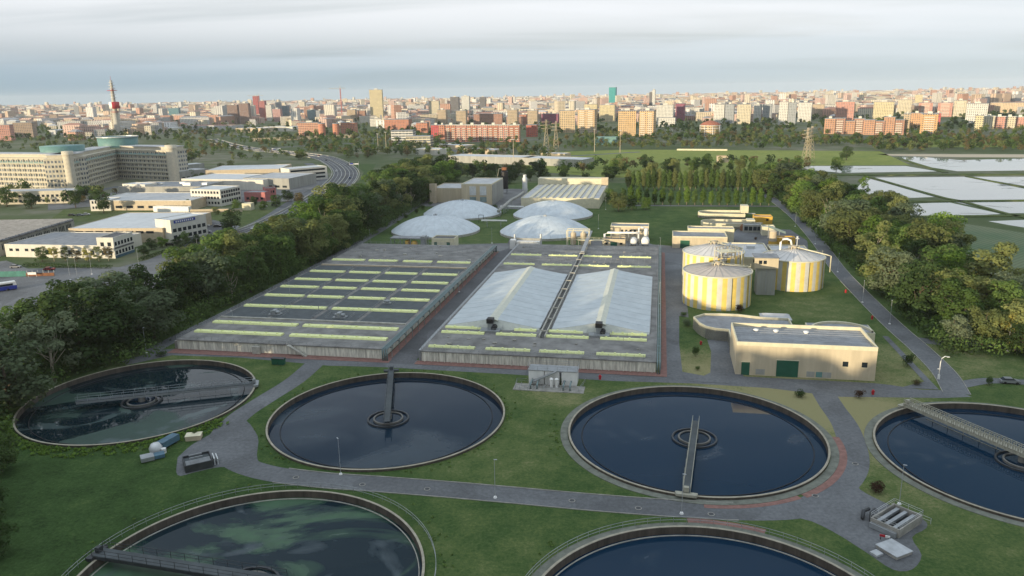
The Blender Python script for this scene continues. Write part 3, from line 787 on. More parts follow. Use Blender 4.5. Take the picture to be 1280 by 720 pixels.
m = MB(); railing(m, .1, -.2, Wd-1, -.2, 3.0); railing(m, 0, 0, 0, Ln, 3.0); railing(m, Wd-.1, 0, Wd-.1, Ln, 3)
for q in (188.6, 215, 300, 306, 318, 328): railing(m, 1, Y(q), Wd-1, Y(q), 3.0) if q not in (215,) else None
m.build('railing', 'galvanised', t)
MB().box(-.9, .3, -.05, -.22, Ln, 3.0).build('side_pipe', 'galvanised', t)
m = MB()
for i in range(22):
    x = random.uniform(2, Wd-2); y = random.choice((random.uniform(Y(298), Y(330)), random.uniform(1, Y(202)))); s = random.uniform(.25, .6)
    MB().box(x-s, y-s*.6, 3.004, x+s, y+s*.6, 3.15+random.random()*.3).build('valve_box', 'concrete', t)
m = MB()
for i in range(34):
    x = .9+i*(Wd-1.8)/33; MB().box(x-.13, -.28, 0, x+.13, -.002, 2.75).build('buttress', 'stained_wall', t)
# ------------------------------------------------------------------ inclined conveyor behind the covered basin
t = thing('conveyor', 'grey inclined conveyor gantry rising behind the covered basin channel', 'conveyor', pw(-30.9, 322), PA)
MB().add([(-.8, -6, 3.9), (.8, -6, 3.9), (.8, 34, 5.6), (-.8, 34, 5.6), (-.8, -6, 4.4), (.8, -6, 4.4), (.8, 34, 6.1), (-.8, 34, 6.1)], [(0,3,2,1),(4,5,6,7),(0,1,5,4),(1,2,6,5),(2,3,7,6),(3,0,4,7)]).build('belt_trough', 'galvanised', t)
for y in (6, 14, 22, 30): MB().box(-.7, y-.12, 0, -.5, y+.12, 4.6).box(.5, y-.12, 0, .7, y+.12, 4.6).box(-.5, y-.1, 2.2, .5, y+.1, 2.4).build('trestle', 'galvanised', t)

# ------------------------------------------------------------------ domed tanks
M['dome_cloth'] = plain('dome_cloth', (.52, .57, .595), .45, var=.16, scale=.35)
def dome(p, q, label, r=23., h=7.4, zb=1.1):
    t = thing('domed_tank', label, 'domed tank', pw(p, q), PA, 'white domed tanks')
    MB().ring(r-.5, r+.1, -.1, zb, 72).build('wall', 'pale_concrete', t)
    Rr = (r*r+h*h)/(2*h); prof = []
    for i in range(15):
        a = math.asin(r/Rr)*(1-i/14); prof.append((max(Rr*sin(a), .001), zb+.02+Rr*cos(a)-(Rr-h)))
    m = MB().lathe(prof, 96, smooth=True); c = m.build('dome_cover', 'dome_cloth', t)
    s = MB()
    for i in range(24):
        a = 2*pi*i/24; s.tube([(pr*cos(a), pr*sin(a), pz+.01) for pr, pz in prof[:-1]], .045, 4)
    s.build('seam', 'dome_seam', c)
    MB().box(-.9, -.7, zb+h-.05, .9, .7, zb+h+.5).cyl(.2, .1, zb+h+.5, zb+h+.8, .4, 10).build('vent', 'galvanised', t)
M['dome_seam'] = plain('dome_seam', (.42, .49, .53), .5)
dome(-114, 380.5, 'white domed tank nearest the left road, behind two small huts')
dome(-114, 437, 'white domed tank in front of the pale yellow hall')
dome(-56.5, 382, 'white domed tank behind the white containers at the covered basin')
dome(-60, 437, 'white domed tank in front of the long low hall')

# ------------------------------------------------------------------ striped digesters
def stripes():
    k = NT('digester_stripes'); k.rough(.55); v = k.coord(); sp = k.add('ShaderNodeSeparateXYZ'); k.link(v, sp.inputs[0])
    a = k.math('ARCTAN2', sp.outputs[1], sp.outputs[0]); f = k.math('FRACT', k.math('MULTIPLY', a, 22/(2*pi)))
    s = k.math('GREATER_THAN', f, .5); n = k.noise(v, .5, 4)
    c = k.mix(s, srgb(205, 205, 196), srgb(232, 204, 112)); k.base(k.mix(1, c, k.ramp(n, [(.3, (.82,)*3), (.7, (1,)*3)]), 'MULTIPLY'))
    k.bump(k.math('PINGPONG', k.math('MULTIPLY', a, 200/(2*pi)), .5), .3, .04); return k.m
M['stripes'] = stripes(); M['digester_roof'] = plain('digester_roof', (.50, .44, .38), .6, var=.15, scale=.3)
M['digester_roof_pale'] = plain('digester_roof_pale', (.60, .58, .55), .6, var=.12, scale=.3)
def digester(x, y, r, h, label, roof, cone=2.0, dome_top=False):
    t = thing('digester_tank', label, 'digester tank', (x, y), radians(10), 'yellow striped digesters')
    MB().lathe([(r, -.1), (r, h)], 96).build('wall', 'stripes', t)
    MB().ring(r-.1, r+.22, h-.12, h+.28, 96).build('rim', 'cream_trim', t)
    m = MB().lathe([(r-.12, h+.1), (r*.55, h+.1+cone*.42), (.9, h+cone), (.001, h+cone+.05)], 48, smooth=False).build('roof', roof, t)
    s = MB()
    for i in range(24): a = 2*pi*i/24; s.box(-.04, -.04, 0, .04, .04, .01) if 0 else s.tube([((r-.2)*cos(a), (r-.2)*sin(a), h+.14), (1*cos(a), 1*sin(a), h+cone+.02)], .05, 4)
    s.build('roof_rib', 'galvanised', m)
    MB().cyl(0, 0, h+cone-.1, h+cone+.9, .9, 14).cyl(1.6, .3, h+cone-.5, h+cone+.8, .25, 8).cyl(-1.3, -.6, h+cone-.5, h+cone+.5, .3, 8).build('gas_dome', 'beige', t)
    rl = MB(); rl.ring(1.9, 2.0, h+cone+.7, h+cone+.78, 20)
    for i in range(10): a = 2*pi*i/10; rl.box(1.95*cos(a)-.04, 1.95*sin(a)-.04, h+cone-.7, 1.95*cos(a)+.04, 1.95*sin(a)+.04, h+cone+.75)
    rl.build('railing', 'cream_trim', t)
    w_ = MB()
    for rr in (0, -.9): w_.tube([(rr*.3+1.5, rr, h+cone+.1), (r+.3, rr+1.2, h+.6)], .12, 6)
    w_.box(r*.55, .2, h+.35, r+.9, 1.2, h+.55); railing(w_, r*.4, .2, r+.8, .2, h+.5); w_.build('walkway', 'cream_trim', t)
    MB().box(-.06, -r-.12, 0, .06, -r-.01, h).box(r*.6, -r*.8-.1, 0, r*.6+.1, -r*.8, h).build('downpipe', 'dark_steel', t)
    return t
x1, y1 = at(905, 389); c1 = (x1+.3, y1+11.2)
digester(*c1, 11.2, 11.0, 'nearest yellow striped digester with grey-brown cone roof', 'digester_roof')
c2p = at(857.5, 316, 11.6); c2 = (c2p[0]+10.6, c2p[1]+2.0)
digester(*c2, 11.0, 11.6, 'striped digester behind the nearest one, by the green-door shed', 'digester_roof_pale', 3.0)
x3, y3 = at(1003, 365); c3 = (x3, y3+10.8)
digester(*c3, 10.8, 10.6, 'right-hand yellow striped digester beside the right road', 'digester_roof_pale', 3.0)

# gas pipe arch on the right digester
t = thing('gas_pipe', 'white swan-neck gas pipe arching over the right digester roof', 'gas pipe', (*c3, 0), PA)
MB().tube([(-4.5, 2, 11.8), (-4.5, 2, 15.2), (-3.8, 2, 16.4), (-2.4, 1.6, 16.6), (-1.2, 1, 16.2), (-.8, .6, 14.5)], .38, 10).build('pipe', 'white_paint', t)
MB().cyl(.9, .2, 14.3, 17.2, .16, 8).box(.3, 0, 16.9, 1.5, .4, 17.2).cyl(.9, .2, 17.2, 17.9, .35, 8).build('flame_arrester', 'white_metal', t)
MB().tube([(0.5, 0, 14), (5, -2, 13.2), (10.5, -4, 12.2), (11.9, -4.4, 11.8), (11.9, -4.4, 6)], .2, 8).build('side_pipe', 'cream_trim', t)
# stair tower between the digesters
t = thing('stair_tower', 'grey panelled stair tower standing between the striped digesters', 'stair tower', at(933, 368), PA)
MB().box(3.2, 0, -.1, 9.4, 6, 12.8).build('wall', 'grey_wall', t)
MB().box(2.0, -.8, 9.6, 9.9, -.003, 13.2).box(2.0, -.003, 12.803, 9.9, 6.3, 13.2).build('upper_cabin', 'cream_wall', t)
MB().box(1.8, -1.0, 13.2, 10.1, 6.5, 13.45).build('roof', 'roof_grey', t)
for x in (3.4, 4.9): MB().box(x, -.84, 11.2, x+1.1, -.8, 12.4).build('window', 'glass_dark', t)
for x in (4.5, 6.2, 7.9): MB().box(x, -.05, .3, x+.12, -.003, 9.5).build('panel_joint', 'galvanised', t)
t = thing('access_stair', 'tangle of steel stairs and platforms above the nearest digester roof', 'steel stairs', (c1[0]+1.5, c1[1]+1.5, 1.2), radians(12)); t.scale = (1.15, 1.15, 1.0)
m = MB()
for i in range(5):
    z = 11.8+i*.5; railing(m, 2+i*1.2, 4, 4+i*1.2, 9, z); m.box(2+i*1.3, 4+i, z-.15, 4.2+i*1.3, 5.2+i, z)
m.add([(3, 8, 11.3), (4, 8, 11.3), (10, 13, 15.3), (9, 13, 15.3), (3, 8, 11.6), (4, 8, 11.6), (10, 13, 15.6), (9, 13, 15.6)], [(0,3,2,1),(4,5,6,7),(0,1,5,4),(2,3,7,6),(1,2,6,5),(3,0,4,7)])
m.build('stair_flight', 'galvanised', t)
m = MB()
for i in range(7): a = .5*i; m.tube([(4+i*.9, 9+cos(a)*2, 11), (4+i*.9, 9+cos(a)*2, 14.6), (6+i*.8, 11+sin(a)*2, 14.8)], .14, 6)
m.build('pipework', 'beige', t)
m = MB(); m.box(2.5, 5, 14, 9.5, 9.5, 14.15); railing(m, 2.5, 5, 9.5, 5, 14.1); railing(m, 2.5, 9.5, 9.5, 9.5, 14.1)
for x, y in ((2.6, 5.1), (9.3, 5.1), (2.6, 9.3), (9.3, 9.3)): m.box(x-.1, y-.1, 8, x+.1, y+.1, 14)
m.build('platform', 'cream_trim', t)

# ------------------------------------------------------------------ generic building with real parapet, doors and windows
def shed(name, label, cat, loc, rz, w, d, h, wall='cream_wall', roof='roof_grey', par=.6, doors=(), wins=(), side=(), left=(), trim=None, rooftop=(), group=None, door_mat='green_door', fac=None):
    t = thing(name, label, cat, loc, rz, group)
    m = MB(); th = .3
    m.box(0, 0, -.1, w, d, h-par-.01)
    MB().add([], []).box(0, 0, 0, 0, 0, 0) if 0 else None
    m.build('wall', fac or wall, t)
    p = MB(); p.box(-.02, -.02, h-par, w+.02, th, h).box(-.02, d-th, h-par, w+.02, d+.02, h).box(-.02, th+.001, h-par, th, d-th-.001, h).box(w-th, th+.001, h-par, w+.02, d-th-.001, h)
    p.build('parapet', trim or wall, t)
    MB().box(th+.002, th+.002, h-par-.005, w-th-.002, d-th-.002, h-par+.12).build('roof', roof, t)
    for x0, x1, z1 in doors:
        o = MB().box(x0, -.06, 0, x1, .05, z1).build('door', door_mat, t)
        MB().box(x0-.15, -.09, z1, x1+.15, .05, z1+.15).build('lintel', trim or wall, o)
    for x0, x1, z0, z1 in wins:
        o = MB().box(x0, -.04, z0, x1, .05, z1).build('window', 'glass_dark', t)
        MB().box(x0-.1, -.10, z0-.12, x1+.1, .0-.005, z0).build('sill', trim or wall, o)
    for y0, y1, z0, z1 in side: MB().box(w-.05, y0, z0, w+.04, y1, z1).build('window', 'glass_dark', t)
    for y0, y1, z0, z1 in left: MB().box(-.04, y0, z0, .05, y1, z1).build('window', 'glass_dark', t)
    for (x, y, sx_, sy_, sz_) in rooftop: MB().box(x-sx_, y-sy_, h-par+.12, x+sx_, y+sy_, h-par+.12+sz_).build('roof_unit', 'white_metal', t)
    return t

# the cream hall
t = shed('equipment_hall', 'long cream hall with green doors and grey-blue roof facing the blue tank', 'building', pw(20.3, 188.7), PA, 32.9, 16.5, 8.7,
         par=1.0, doors=[(1.4, 3.4, 3.4), (9.8, 15.0, 4.3)], wins=[(25.2, 26.5, 3.4, 4.7), (29.6, 30.9, 3.4, 4.7)], trim='cream_trim', roof='roof_blue' if 'roof_blue' in M else 'roof_grey')
for a, b in ((4.9, 7.1), (17.0, 18.9), (20.8, 22.8)): MB().box(a, -.05, .3, b, .05, 1.7).build('vent_grille', 'grey_wall', t)
MB().box(19.2, -.05, .3, 20.7, .05, 1.7).build('notice_panel', 'teal', t)
for x, y in ((6, 12.5), (11, 12.3), (18.5, 12.2)):
    MB().cyl(x, y, 7.7, 8.1, .55, 20).lathe([(.75, 8.1), (.65, 8.3), (.3, 8.42), (.01, 8.45)], 20, (x, y)).build('roof_vent', 'white_paint', t)
m = MB()
for i in range(8): m.box(.35, 2+i*1.8, 7.83, 32.5, 2.06+i*1.8, 7.87)
m.build('roof_seam', 'white_metal', t)
# curved annex
an = [(20.6, 205.6), (20.6, 215), (17.1, 215.6), (14.4, 217.3), (12.6, 220.8), (11.3, 226.5), (14.7, 230.5), (19.5, 231.2), (25, 231), (31, 229), (39, 228.5), (39, 205.6)]
t = thing('curved_annex', 'pale yellow curved low annex with blue-grey roof left of the cream hall', 'building', (0, 0, 0), 0)
def prism_ring(poly, z0, z1, th, name, mat, par):
    m = MB(); n = len(poly); c = Vector((sum(p[0] for p in poly)/n, sum(p[1] for p in poly)/n)); P = [Vector(p) for p in poly]
    a = sum(P[i].x*P[(i+1)%n].y-P[(i+1)%n].x*P[i].y for i in range(n)); s = 1 if a > 0 else -1; inn = []
    for i in range(n):
        d1 = (P[i]-P[i-1]).normalized(); d2 = (P[(i+1)%n]-P[i]).normalized(); nn = Vector((-(d1+d2).y, (d1+d2).x)).normalized()*s
        inn.append(P[i]+nn*th)
    vs = [(*p, z0) for p in P]+[(*p, z1) for p in P]+[(*p, z1) for p in inn]+[(*p, z0) for p in inn]
    fs = []
    for i in range(n):
        j = (i+1) % n; fs += [(i, j, n+j, n+i), (n+i, n+j, 2*n+j, 2*n+i), (2*n+i, 2*n+j, 3*n+j, 3*n+i)]
    return m.add(vs, fs).build(name, mat, par)
anw = [pw(*p) for p in an]
prism_ring(anw, -.1, 3.7, .4, 'wall', 'cream_trim', t); MB().prism(anw, -.05, 3.0).build('roof', 'roof_blue' if 'roof_blue' in M else 'roof_grey', t)
t = thing('rear_wing', 'low pale wing with arched parapet behind the cream hall', 'building', pw(43, 217.5), PA)
MB().box(0, 0, -.1, 17.2, 8, 3.4).build('wall', 'cream_trim', t)
MB().lathe([(8.2, 3.5), (8.2, 4.1), (7.7, 4.1), (7.7, 3.5)], 24, (8.5, .2), False, 0, pi).build('arched_parapet', 'cream_trim', t)
MB().box(.3, .3, 3.403, 16.9, 7.7, 3.5).build('roof', 'roof_grey', t)
t = thing('skylight_shed', 'small pale grey glazed roof shed behind the cream hall', 'shed', pw(31.5, 229.6), PA)
MB().box(0, 0, -.1, 8.5, 6, 2.8).build('wall', 'grey_wall', t); MB().add([(-.2,-.2,2.81),(8.7,-.2,2.81),(8.7,6.2,2.81),(-.2,6.2,2.81),(1,3,3.9),(7.5,3,3.9)], [(0,1,5,4),(1,2,5),(2,3,4,5),(3,0,4),(0,3,2,1)]).build('roof', 'roof_pale', t)

# green-door shed and what stands behind the digesters
shed('workshop', 'beige flat-roofed shed with two dark green doors behind the digesters', 'building', pw(6.8, 349), PA, 24, 14, 5.5, doors=[(3.4, 7.6, 3.6), (16.6, 18.9, 3.6)], trim='cream_trim', door_mat='green_door')
shed('workshop', 'long pale block rising behind the shed with green doors', 'building', pw(14, 364), PA, 21, 7, 6.6, trim='cream_trim', wall='cream_trim')
shed('control_building', 'grey-roofed low building right behind the striped digesters', 'building', pw(27.5, 308), PA, 17.5, 30, 5.2, wall='cream_wall', roof='roof_pale', wins=[(10, 12, 3, 4.2), (12.6, 14.6, 3, 4.2)], trim='cream_trim', rooftop=[(5, 10, 1, 1.4, .9), (11, 20, 1.6, 1, 1.2)])
shed('control_building', 'low flat-roofed building beside the right-hand digester stair', 'building', pw(46.5, 312), PA, 15, 26, 4.6, wall='grey_wall', roof='roof_pale', trim='cream_trim', wins=[(2, 5, 1.5, 3), (7, 10, 1.5, 3)])
shed('thickener_building', 'pale green-grey glazed shed among the far process tanks', 'building', pw(42, 392), PA, 8.5, 5, 4.0, wall='grey_wall', roof='roof_pale', wins=[(.5, 2.2, 1, 3), (2.6, 4.3, 1, 3), (4.7, 6.4, 1, 3), (6.7, 8, 1, 3)])
t = shed('pump_hut', 'bright ochre hut with a round tank beside the right road', 'hut', pw(54, 362), PA, 8, 5, 3.2, wall='ochre_wall', roof='roof_grey', wins=[(5, 6.5, 1, 2.2)])
t = thing('storage_silo', 'cream cylindrical silo with yellow skirt behind the right-hand digester', 'silo', pw(52, 361), PA)
MB().cyl(0, 0, 1.8, 6.2, 1.7, 24).lathe([(1.7, 6.2), (.4, 7), (.01, 7.05)], 24).build('shell', 'beige', t); MB().lathe([(1.9, -.1), (1.9, 1.795)], 24).build('skirt', 'ochre_wall', t)
t = thing('slanting_chute', 'green-grey conveyor chute slanting up among the far process tanks', 'conveyor', pw(56, 378), PA)
MB().add([(-4, -.7, 5.2), (-4, .7, 5.2), (4, .7, 2.2), (4, -.7, 2.2), (-4, -.7, 6.2), (-4, .7, 6.2), (4, .7, 3.2), (4, -.7, 3.2)], [(0,1,2,3),(4,7,6,5),(0,4,5,1),(1,5,6,2),(2,6,7,3),(3,7,4,0)]).build('chute', 'pipe_green', t)
MB().box(-4, -.5, 0, -3.7, .5, 5.2).box(1, -.5, 0, 1.3, .5, 3.6).build('support', 'galvanised', t)
t = shed('thickener_building', 'pale green box building left of the ochre pump hut', 'building', pw(50, 384), PA, 6, 6, 4.4, wall='cream_trim', roof='roof_pale')
for q, lb in ((404, 'nearer pale oval sludge tank beside the orange hut'), (436, 'farther pale oval sludge tank with a white tower at its end')):
    L_ = 26; r = 7; out = [(x, -r) for x in (L_-1, r)]+[(r+r*cos(a), r*sin(a)) for a in [radians(-90-i*15) for i in range(1, 12)]]+[(r, r), (L_-1, r)]
    t = thing('sludge_tank', lb, 'sludge tank', pw(22, q+4), PA, 'oval sludge tanks')
    ow = [(p[0], p[1]) for p in out]; prism_ring(ow, -.1, 2.9, .5, 'wall', 'cream_trim', t)
    MB().prism(ow, -.05, 1.1).build('sludge', 'concrete', t)
    MB().box(L_-3, -3, 2.9, L_+1, 3, 4.2 if q < 420 else 6.8).build('head_house', 'cream_trim', t)
    MB().box(L_-1, -.9, 2.0, L_+5, .9, 2.3).build('walkway', 'pale_concrete', t)
shed('orange_hut', 'bright orange hut with grey roof beside the oval sludge tanks', 'hut', pw(50, 418), PA, 9.3, 7, 4.0, wall='ochre_wall', roof='roof_grey', wins=[(6, 7.3, 1.8, 2.8)])
t = thing('round_tank', 'rusty round tank at the end of the nearer oval sludge tank', 'round tank', pw(43.5, 397), PA); MB().lathe([(2.6, -.1), (2.7, 2), (2.0, 3.2), (.01, 3.5)], 20).build('shell', 'rust', t); MB().ring(2.7, 2.85, -.05, .3, 20).build('base_ring', 'concrete', t)
# compressor building, pipes and vessels
shed('compressor_hut', 'small beige hut with green door beside the horizontal gas vessels', 'hut', pw(-24.5, 343.8), PA, 10.2, 6, 4.6, wall='cream_wall', roof='roof_dark', doors=[(3.6, 6.6, 3.2)], wins=[(1.2, 2.4, 2, 3), (7.8, 9, 2, 3)])
shed('generator_building', 'cream building with pale roof rim behind the white gas vessels', 'building', pw(-22.2, 364), PA, 18, 9, 7.2, wall='cream_wall', roof='roof_grey', trim='cream_trim', wins=[(5, 6, 3, 5.4), (7, 8, 3, 5.4), (9, 10, 3, 5.4), (11, 12, 3, 5.4)])
def vessel(x, y, r, L_, lb, axis):
    t = thing('gas_vessel', lb, 'gas vessel', (x, y), PA, 'horizontal white vessels'); m = MB(); z = r+.9; P = []
    for i in range(9): a = pi*i/8-pi/2; P.append(((L_/2-r*.5)*(1 if i > 4 else (-1 if i < 4 else 0))+r*.5*sin(a), r*cos(a)))
    prof = [(max(p[1], .01), p[0]) for p in P]
    m.lathe(prof, 20); m.v = [(v[0], v[2], v[1]+z) if axis == 'y' else (v[2], v[0], v[1]+z) for v in m.v]; m.build('shell', 'white_paint', t)
    for s in (-L_/3.2, L_/3.2): (MB().box(-r*.7, s-.2, 0, r*.7, s+.2, z-r*.75) if axis == 'y' else MB().box(s-.2, -r*.7, 0, s+.2, r*.7, z-r*.75)).build('saddle', 'concrete', t)
vessel(*pw(-10.8, 350), 1.7, 6, 'white horizontal gas vessel nearer the green-door hut', 'y'); vessel(*pw(-5.4, 350), 1.9, 7, 'white horizontal gas vessel farthest right beside the yard', 'y')
t = thing('pipe_bridge', 'white overhead pipes bending down around the two gas vessels', 'pipes', pw(-14, 350.5), PA)
m = MB(); m.tube([(-10, -1.5, 2), (-10, -1.5, 5.8), (-8.5, -1.5, 6.6), (3, -1.5, 6.6), (5.8, -1.5, 6.6)], .5, 10); m.tube([(5.5, 0, 1), (5.5, 0, 8.6), (6.4, 0, 9.2), (8, 0, 8.6)], .38, 8); m.tube([(8.8, 1, 5), (8.8, 1, 8.4)], .9, 12); m.tube([(0, -1.5, 6.6), (0, 2, 6.6), (0, 4, 5)], .3, 8); m.build('pipe', 'white_paint', t)
m = MB()
for x in (-7, -3, 1, 5): m.box(x-.12, -1.6, 0, x+.12, -1.4, 6.2)
m.build('pipe_support', 'galvanised', t)
for px_, lb in ((-38.2, 'silver vertical tank, left of the pair beside the domed tank'), (-33.6, 'silver vertical tank, right of the pair beside the yard')):
    t = thing('silver_tank', lb, 'tank', pw(px_, 347.5), PA, 'pair of silver vertical tanks'); MB().cyl(0, 0, 1.2, 6.4, 1.35, 20).lathe([(1.35, 6.4), (.8, 6.9), (.01, 7.1)], 20).build('shell', 'beige', t)
    m = MB()
    for a in range(4): m.box(1.2*cos(a*pi/2+.8)-.1, 1.2*sin(a*pi/2+.8)-.1, 0, 1.2*cos(a*pi/2+.8)+.1, 1.2*sin(a*pi/2+.8)+.1, 1.3)
    m.build('leg', 'galvanised', t)
t = thing('steel_frame', 'pale steel frame standing around the two silver tanks', 'frame', pw(-36, 347), PA); m = MB()
for x in (-5, -2.4, 2.4, 5.2):
    for y in (-2.5, 2.2): m.box(x-.15, y-.15, 0, x+.15, y+.15, 8.2)
for y in (-2.5, 2.2): m.box(-5, y-.12, 7.9, 5.2, y+.12, 8.2); m.box(-5, y-.1, 3.8, 5.2, y+.1, 4)
m.build('frame', 'cream_trim', t)
t = thing('footbridge', 'short cream footbridge in front of the silver tanks', 'footbridge', pw(-34, 341.5), PA)
m = MB().box(-1.5, -.8, 4.2, 10.5, .8, 4.5); m.build('deck', 'cream_trim', t); m = MB(); railing(m, -1.5, -.8, 10.5, -.8, 4.5); railing(m, -1.5, .8, 10.5, .8, 4.5); m.build('railing', 'cream_trim', t)
MB().box(-1.3, -.6, 0, -1, .6, 4.2).box(10, -.6, 0, 10.3, .6, 4.2).box(4, -.6, 0, 4.3, .6, 4.2).build('leg', 'cream_trim', t)
t = thing('white_containers', 'row of white boxes between two vent stacks in front of the domed tank', 'containers', pw(-66.5, 338.6), PA)
MB().box(0, 0, 0, 2.6, 3.5, 4.2).build('end_cabinet', 'white_paint', t)
for i in range(4): MB().box(3.0+i*2.7, .3, 0, 5.6+i*2.7, 3.2, 3.6).build('box', 'white_paint', t)
MB().cyl(1.6, 4.2, 0, 6.2, .45, 12).build('stack', 'white_metal', t); MB().cyl(13.8, 4.2, 0, 6.6, .5, 12).build('stack', 'white_metal', t)
MB().box(2.7, 3.25, 3.62, 13.8, 3.6, 4.6).build('duct', 'grey_wall', t)
shed('valve_hut', 'cream and yellow hut with green doors before the left domed tank', 'hut', pw(-103.5, 337.8), PA, 10.8, 8, 4.6, wall='cream_trim', roof='roof_dark', doors=[(1.2, 2.6, 2.8), (7.2, 8.8, 2.8)])
t = thing('chemical_station', 'open-roofed station with grey canopy and yellow tank before the domed tank', 'station', pw(-124, 338), PA)
MB().box(0, 0, 3.9, 17.5, 6, 4.3).build('canopy', 'roof_grey', t)
m = MB()
for x in (.3, 5, 10, 17): m.box(x-.15, .2, 0, x+.15, .5, 3.9); m.box(x-.15, 5.4, 0, x+.15, 5.7, 3.9)
m.build('post', 'galvanised', t)
MB().box(7.5, .1, 0, 9, 4, 3).build('yellow_panel', 'ochre_wall', t); MB().lathe([(1.6, 0), (1.7, 1.8), (1, 2.8), (.01, 3)], 18, (11.5, 1.5)).build('tank', 'ochre_wall', t); MB().box(15, .2, 0, 17, 4, 5.2).build('cabinet', 'galvanised', t)
# halls behind the domes
t = shed('process_hall', 'tall pale yellow hall with shade-grey side beside the black silo', 'building', pw(-124.5, 476), PA, 20, 36, 13.6, wall='cream_wall', roof='roof_pale', trim='cream_trim', par=.5)
for x in (5.4, 12.2):
    MB().box(x, -.3, 2, x+4.2, -.01, 5.2).build('shutter', 'pipe_green', t); MB().box(x, -.3, 6.3, x+4.2, -.01, 12).build('shutter', 'white_metal', t)
MB().box(20.05, .5, 0, 20.35, 35, 12.8).build('side_shade', 'grey_wall', t)  # grey sheet paints the hall's right side as shaded
shed('process_hall', 'lower grey-roofed hall joined left of the pale yellow hall', 'building', pw(-147, 486), PA, 21, 30, 9.5, wall='cream_wall', roof='roof_pale')
shed('lift_shaft', 'narrow square tower at the corner of the lower grey hall', 'tower', pw(-147.5, 481.5), PA, 4.0, 4.2, 12.5, wall='beige')
t = thing('black_silo', 'tall black silo with a red top and slanted pipe beside the yellow hall', 'silo', (at(631, 242)[0], at(631, 242)[1]), PA)
MB().cyl(0, 0, 3.5, 15.5, 2.6, 24).lathe([(2.6, 15.5), (1.2, 16.6), (.01, 16.7)], 24).build('shell', 'black', t)
MB().box(-1.6, -1.6, 16.7, 1.6, 1.6, 18.6).build('top_cabin', 'rust', t)
m = MB()
for a in range(4): m.box(2.2*cos(a*pi/2+.8)-.15, 2.2*sin(a*pi/2+.8)-.15, 0, 2.2*cos(a*pi/2+.8)+.15, 2.2*sin(a*pi/2+.8)+.15, 3.6)
m.build('leg', 'galvanised', t); MB().tube([(-1.5, -1.2, 17.6), (-3.4, -1.6, 17.8), (-5.4, -2, 9), (-6, -2, 4)], .35, 8).build('filling_pipe', 'cream_trim', t)
t = shed('long_hall', 'long low hall with ridged pale roof behind the right domed tanks', 'building', pw(-84, 466.5), PA, 48.5, 80, 6.2, wall='cream_trim', roof='roof_pale', par=.4)
for i in range(10): MB().box(5+i*4.2, .6, 5.95, 7+i*4.2, 70, 6.5).build('roof_ridge', 'cream_trim', t)
MB().box(-.4, 71, 6.0, 48.8, 80.3, 10.4).build('upper_storey', 'cream_trim', t)
MB().box(44.6, 68.5, 6.0, 49.2, 70.9, 11.4).build('end_tower', 'beige', t)
t = thing('odour_duct', 'thick grey duct with white stack running along the long low hall', 'duct', pw(-88, 470), PA)
MB().tube([(-2, -44, 4), (-2, -6, 5), (0, 8, 5.5), (0, 30, 5.5)], .9, 12).build('duct', 'grey_wall', t); MB().cyl(0, 34, 0, 14, 1.7, 16).lathe([(1.7, 14), (1.1, 15), (1.1, 16.5)], 16, (0, 34)).build('stack', 'white_metal', t)
m = MB()
for y in (-40, -28, -16, -4): MB().box(-2.2, y-.2, 0, -1.8, y+.2, 4).build('support', 'galvanised', t)
for q, lb in ((395.5, 'nearer white pipe crossing between the domed tanks'), (447, 'farther white pipe crossing between the domed tanks')):
    t = thing('cross_pipe', lb, 'pipe', pw(-93, q), PA, 'white crossing pipes'); MB().tube([(0, 0, 3.6), (14, 0, 3.6)], .45, 10).build('pipe', 'white_paint', t); MB().box(3, -.15, 0, 3.3, .15, 3.2).box(10.5, -.15, 0, 10.8, .15, 3.2).build('support', 'galvanised', t)
t = thing('steel_doorway', 'small dark steel doorway frame between the two left domes', 'frame', pw(-96, 408), PA); MB().box(-1.4, -.1, 0, -1.2, .1, 4.6).box(1.2, -.1, 0, 1.4, .1, 4.6).box(-1.4, -.1, 4.4, 1.4, .1, 4.6).build('frame', 'dark_steel', t); MB().box(-1.15, -.05, 2, 1.15, .05, 2.15).build('crossbar', 'dark_steel', t)

# ------------------------------------------------------------------ foreground plant items
t = thing('valve_station', 'white walled valve station with grating roof and railings between the two front tanks', 'valve station', pw(-30.2, 171.3), PA)
for a, b in ((0, 3.8), (4.0, 7.6), (8.2, 11.9)): MB().box(a, 3.6, 0, b, 7.4, 3.5).build('wall', 'white_paint', t)
m = MB(); m.box(-.2, 3.5, 3.52, 12.1, 7.7, 3.66)
for i in range(24): m.box(-.1+i*.5, 3.6, 3.66, .05+i*.5, 7.6, 3.74)
m.build('grating_roof', 'galvanised', t)
m = MB(); railing(m, -.2, 3.4, 12.1, 3.4, 3.72); railing(m, -.2, 7.7, 12.1, 7.7, 3.72); railing(m, -.2, 3.4, -.2, 7.7, 3.72); railing(m, 12.1, 3.4, 12.1, 7.7, 3.72)
railing(m, -2.6, -.6, 12.8, -.6, .1); railing(m, 12.8, -.6, 13.8, 6, .1); railing(m, -2.6, -.6, -3, 4, .1); railing(m, -3, 4, -.4, 4, .1)
for x in (-1.4, .6, 2.4, 4.4): railing(m, x, -1.4, x, 1.6, .1)
m.build('railing', 'galvanised', t)
MB().box(-3.2, -1, -.05, 14, 3.4, .12).build('base_slab', 'concrete', t)
MB().add([(.5,2.2,.5),(.5,3.2,.5),(7,3.2,3.7),(7,2.2,3.7),(.5,2.2,.8),(.5,3.2,.8),(7,3.2,4),(7,2.2,4)], [(0,1,2,3),(4,7,6,5),(0,4,5,1),(1,5,6,2),(2,6,7,3),(3,7,4,0)]).build('stair', 'galvanised', t)
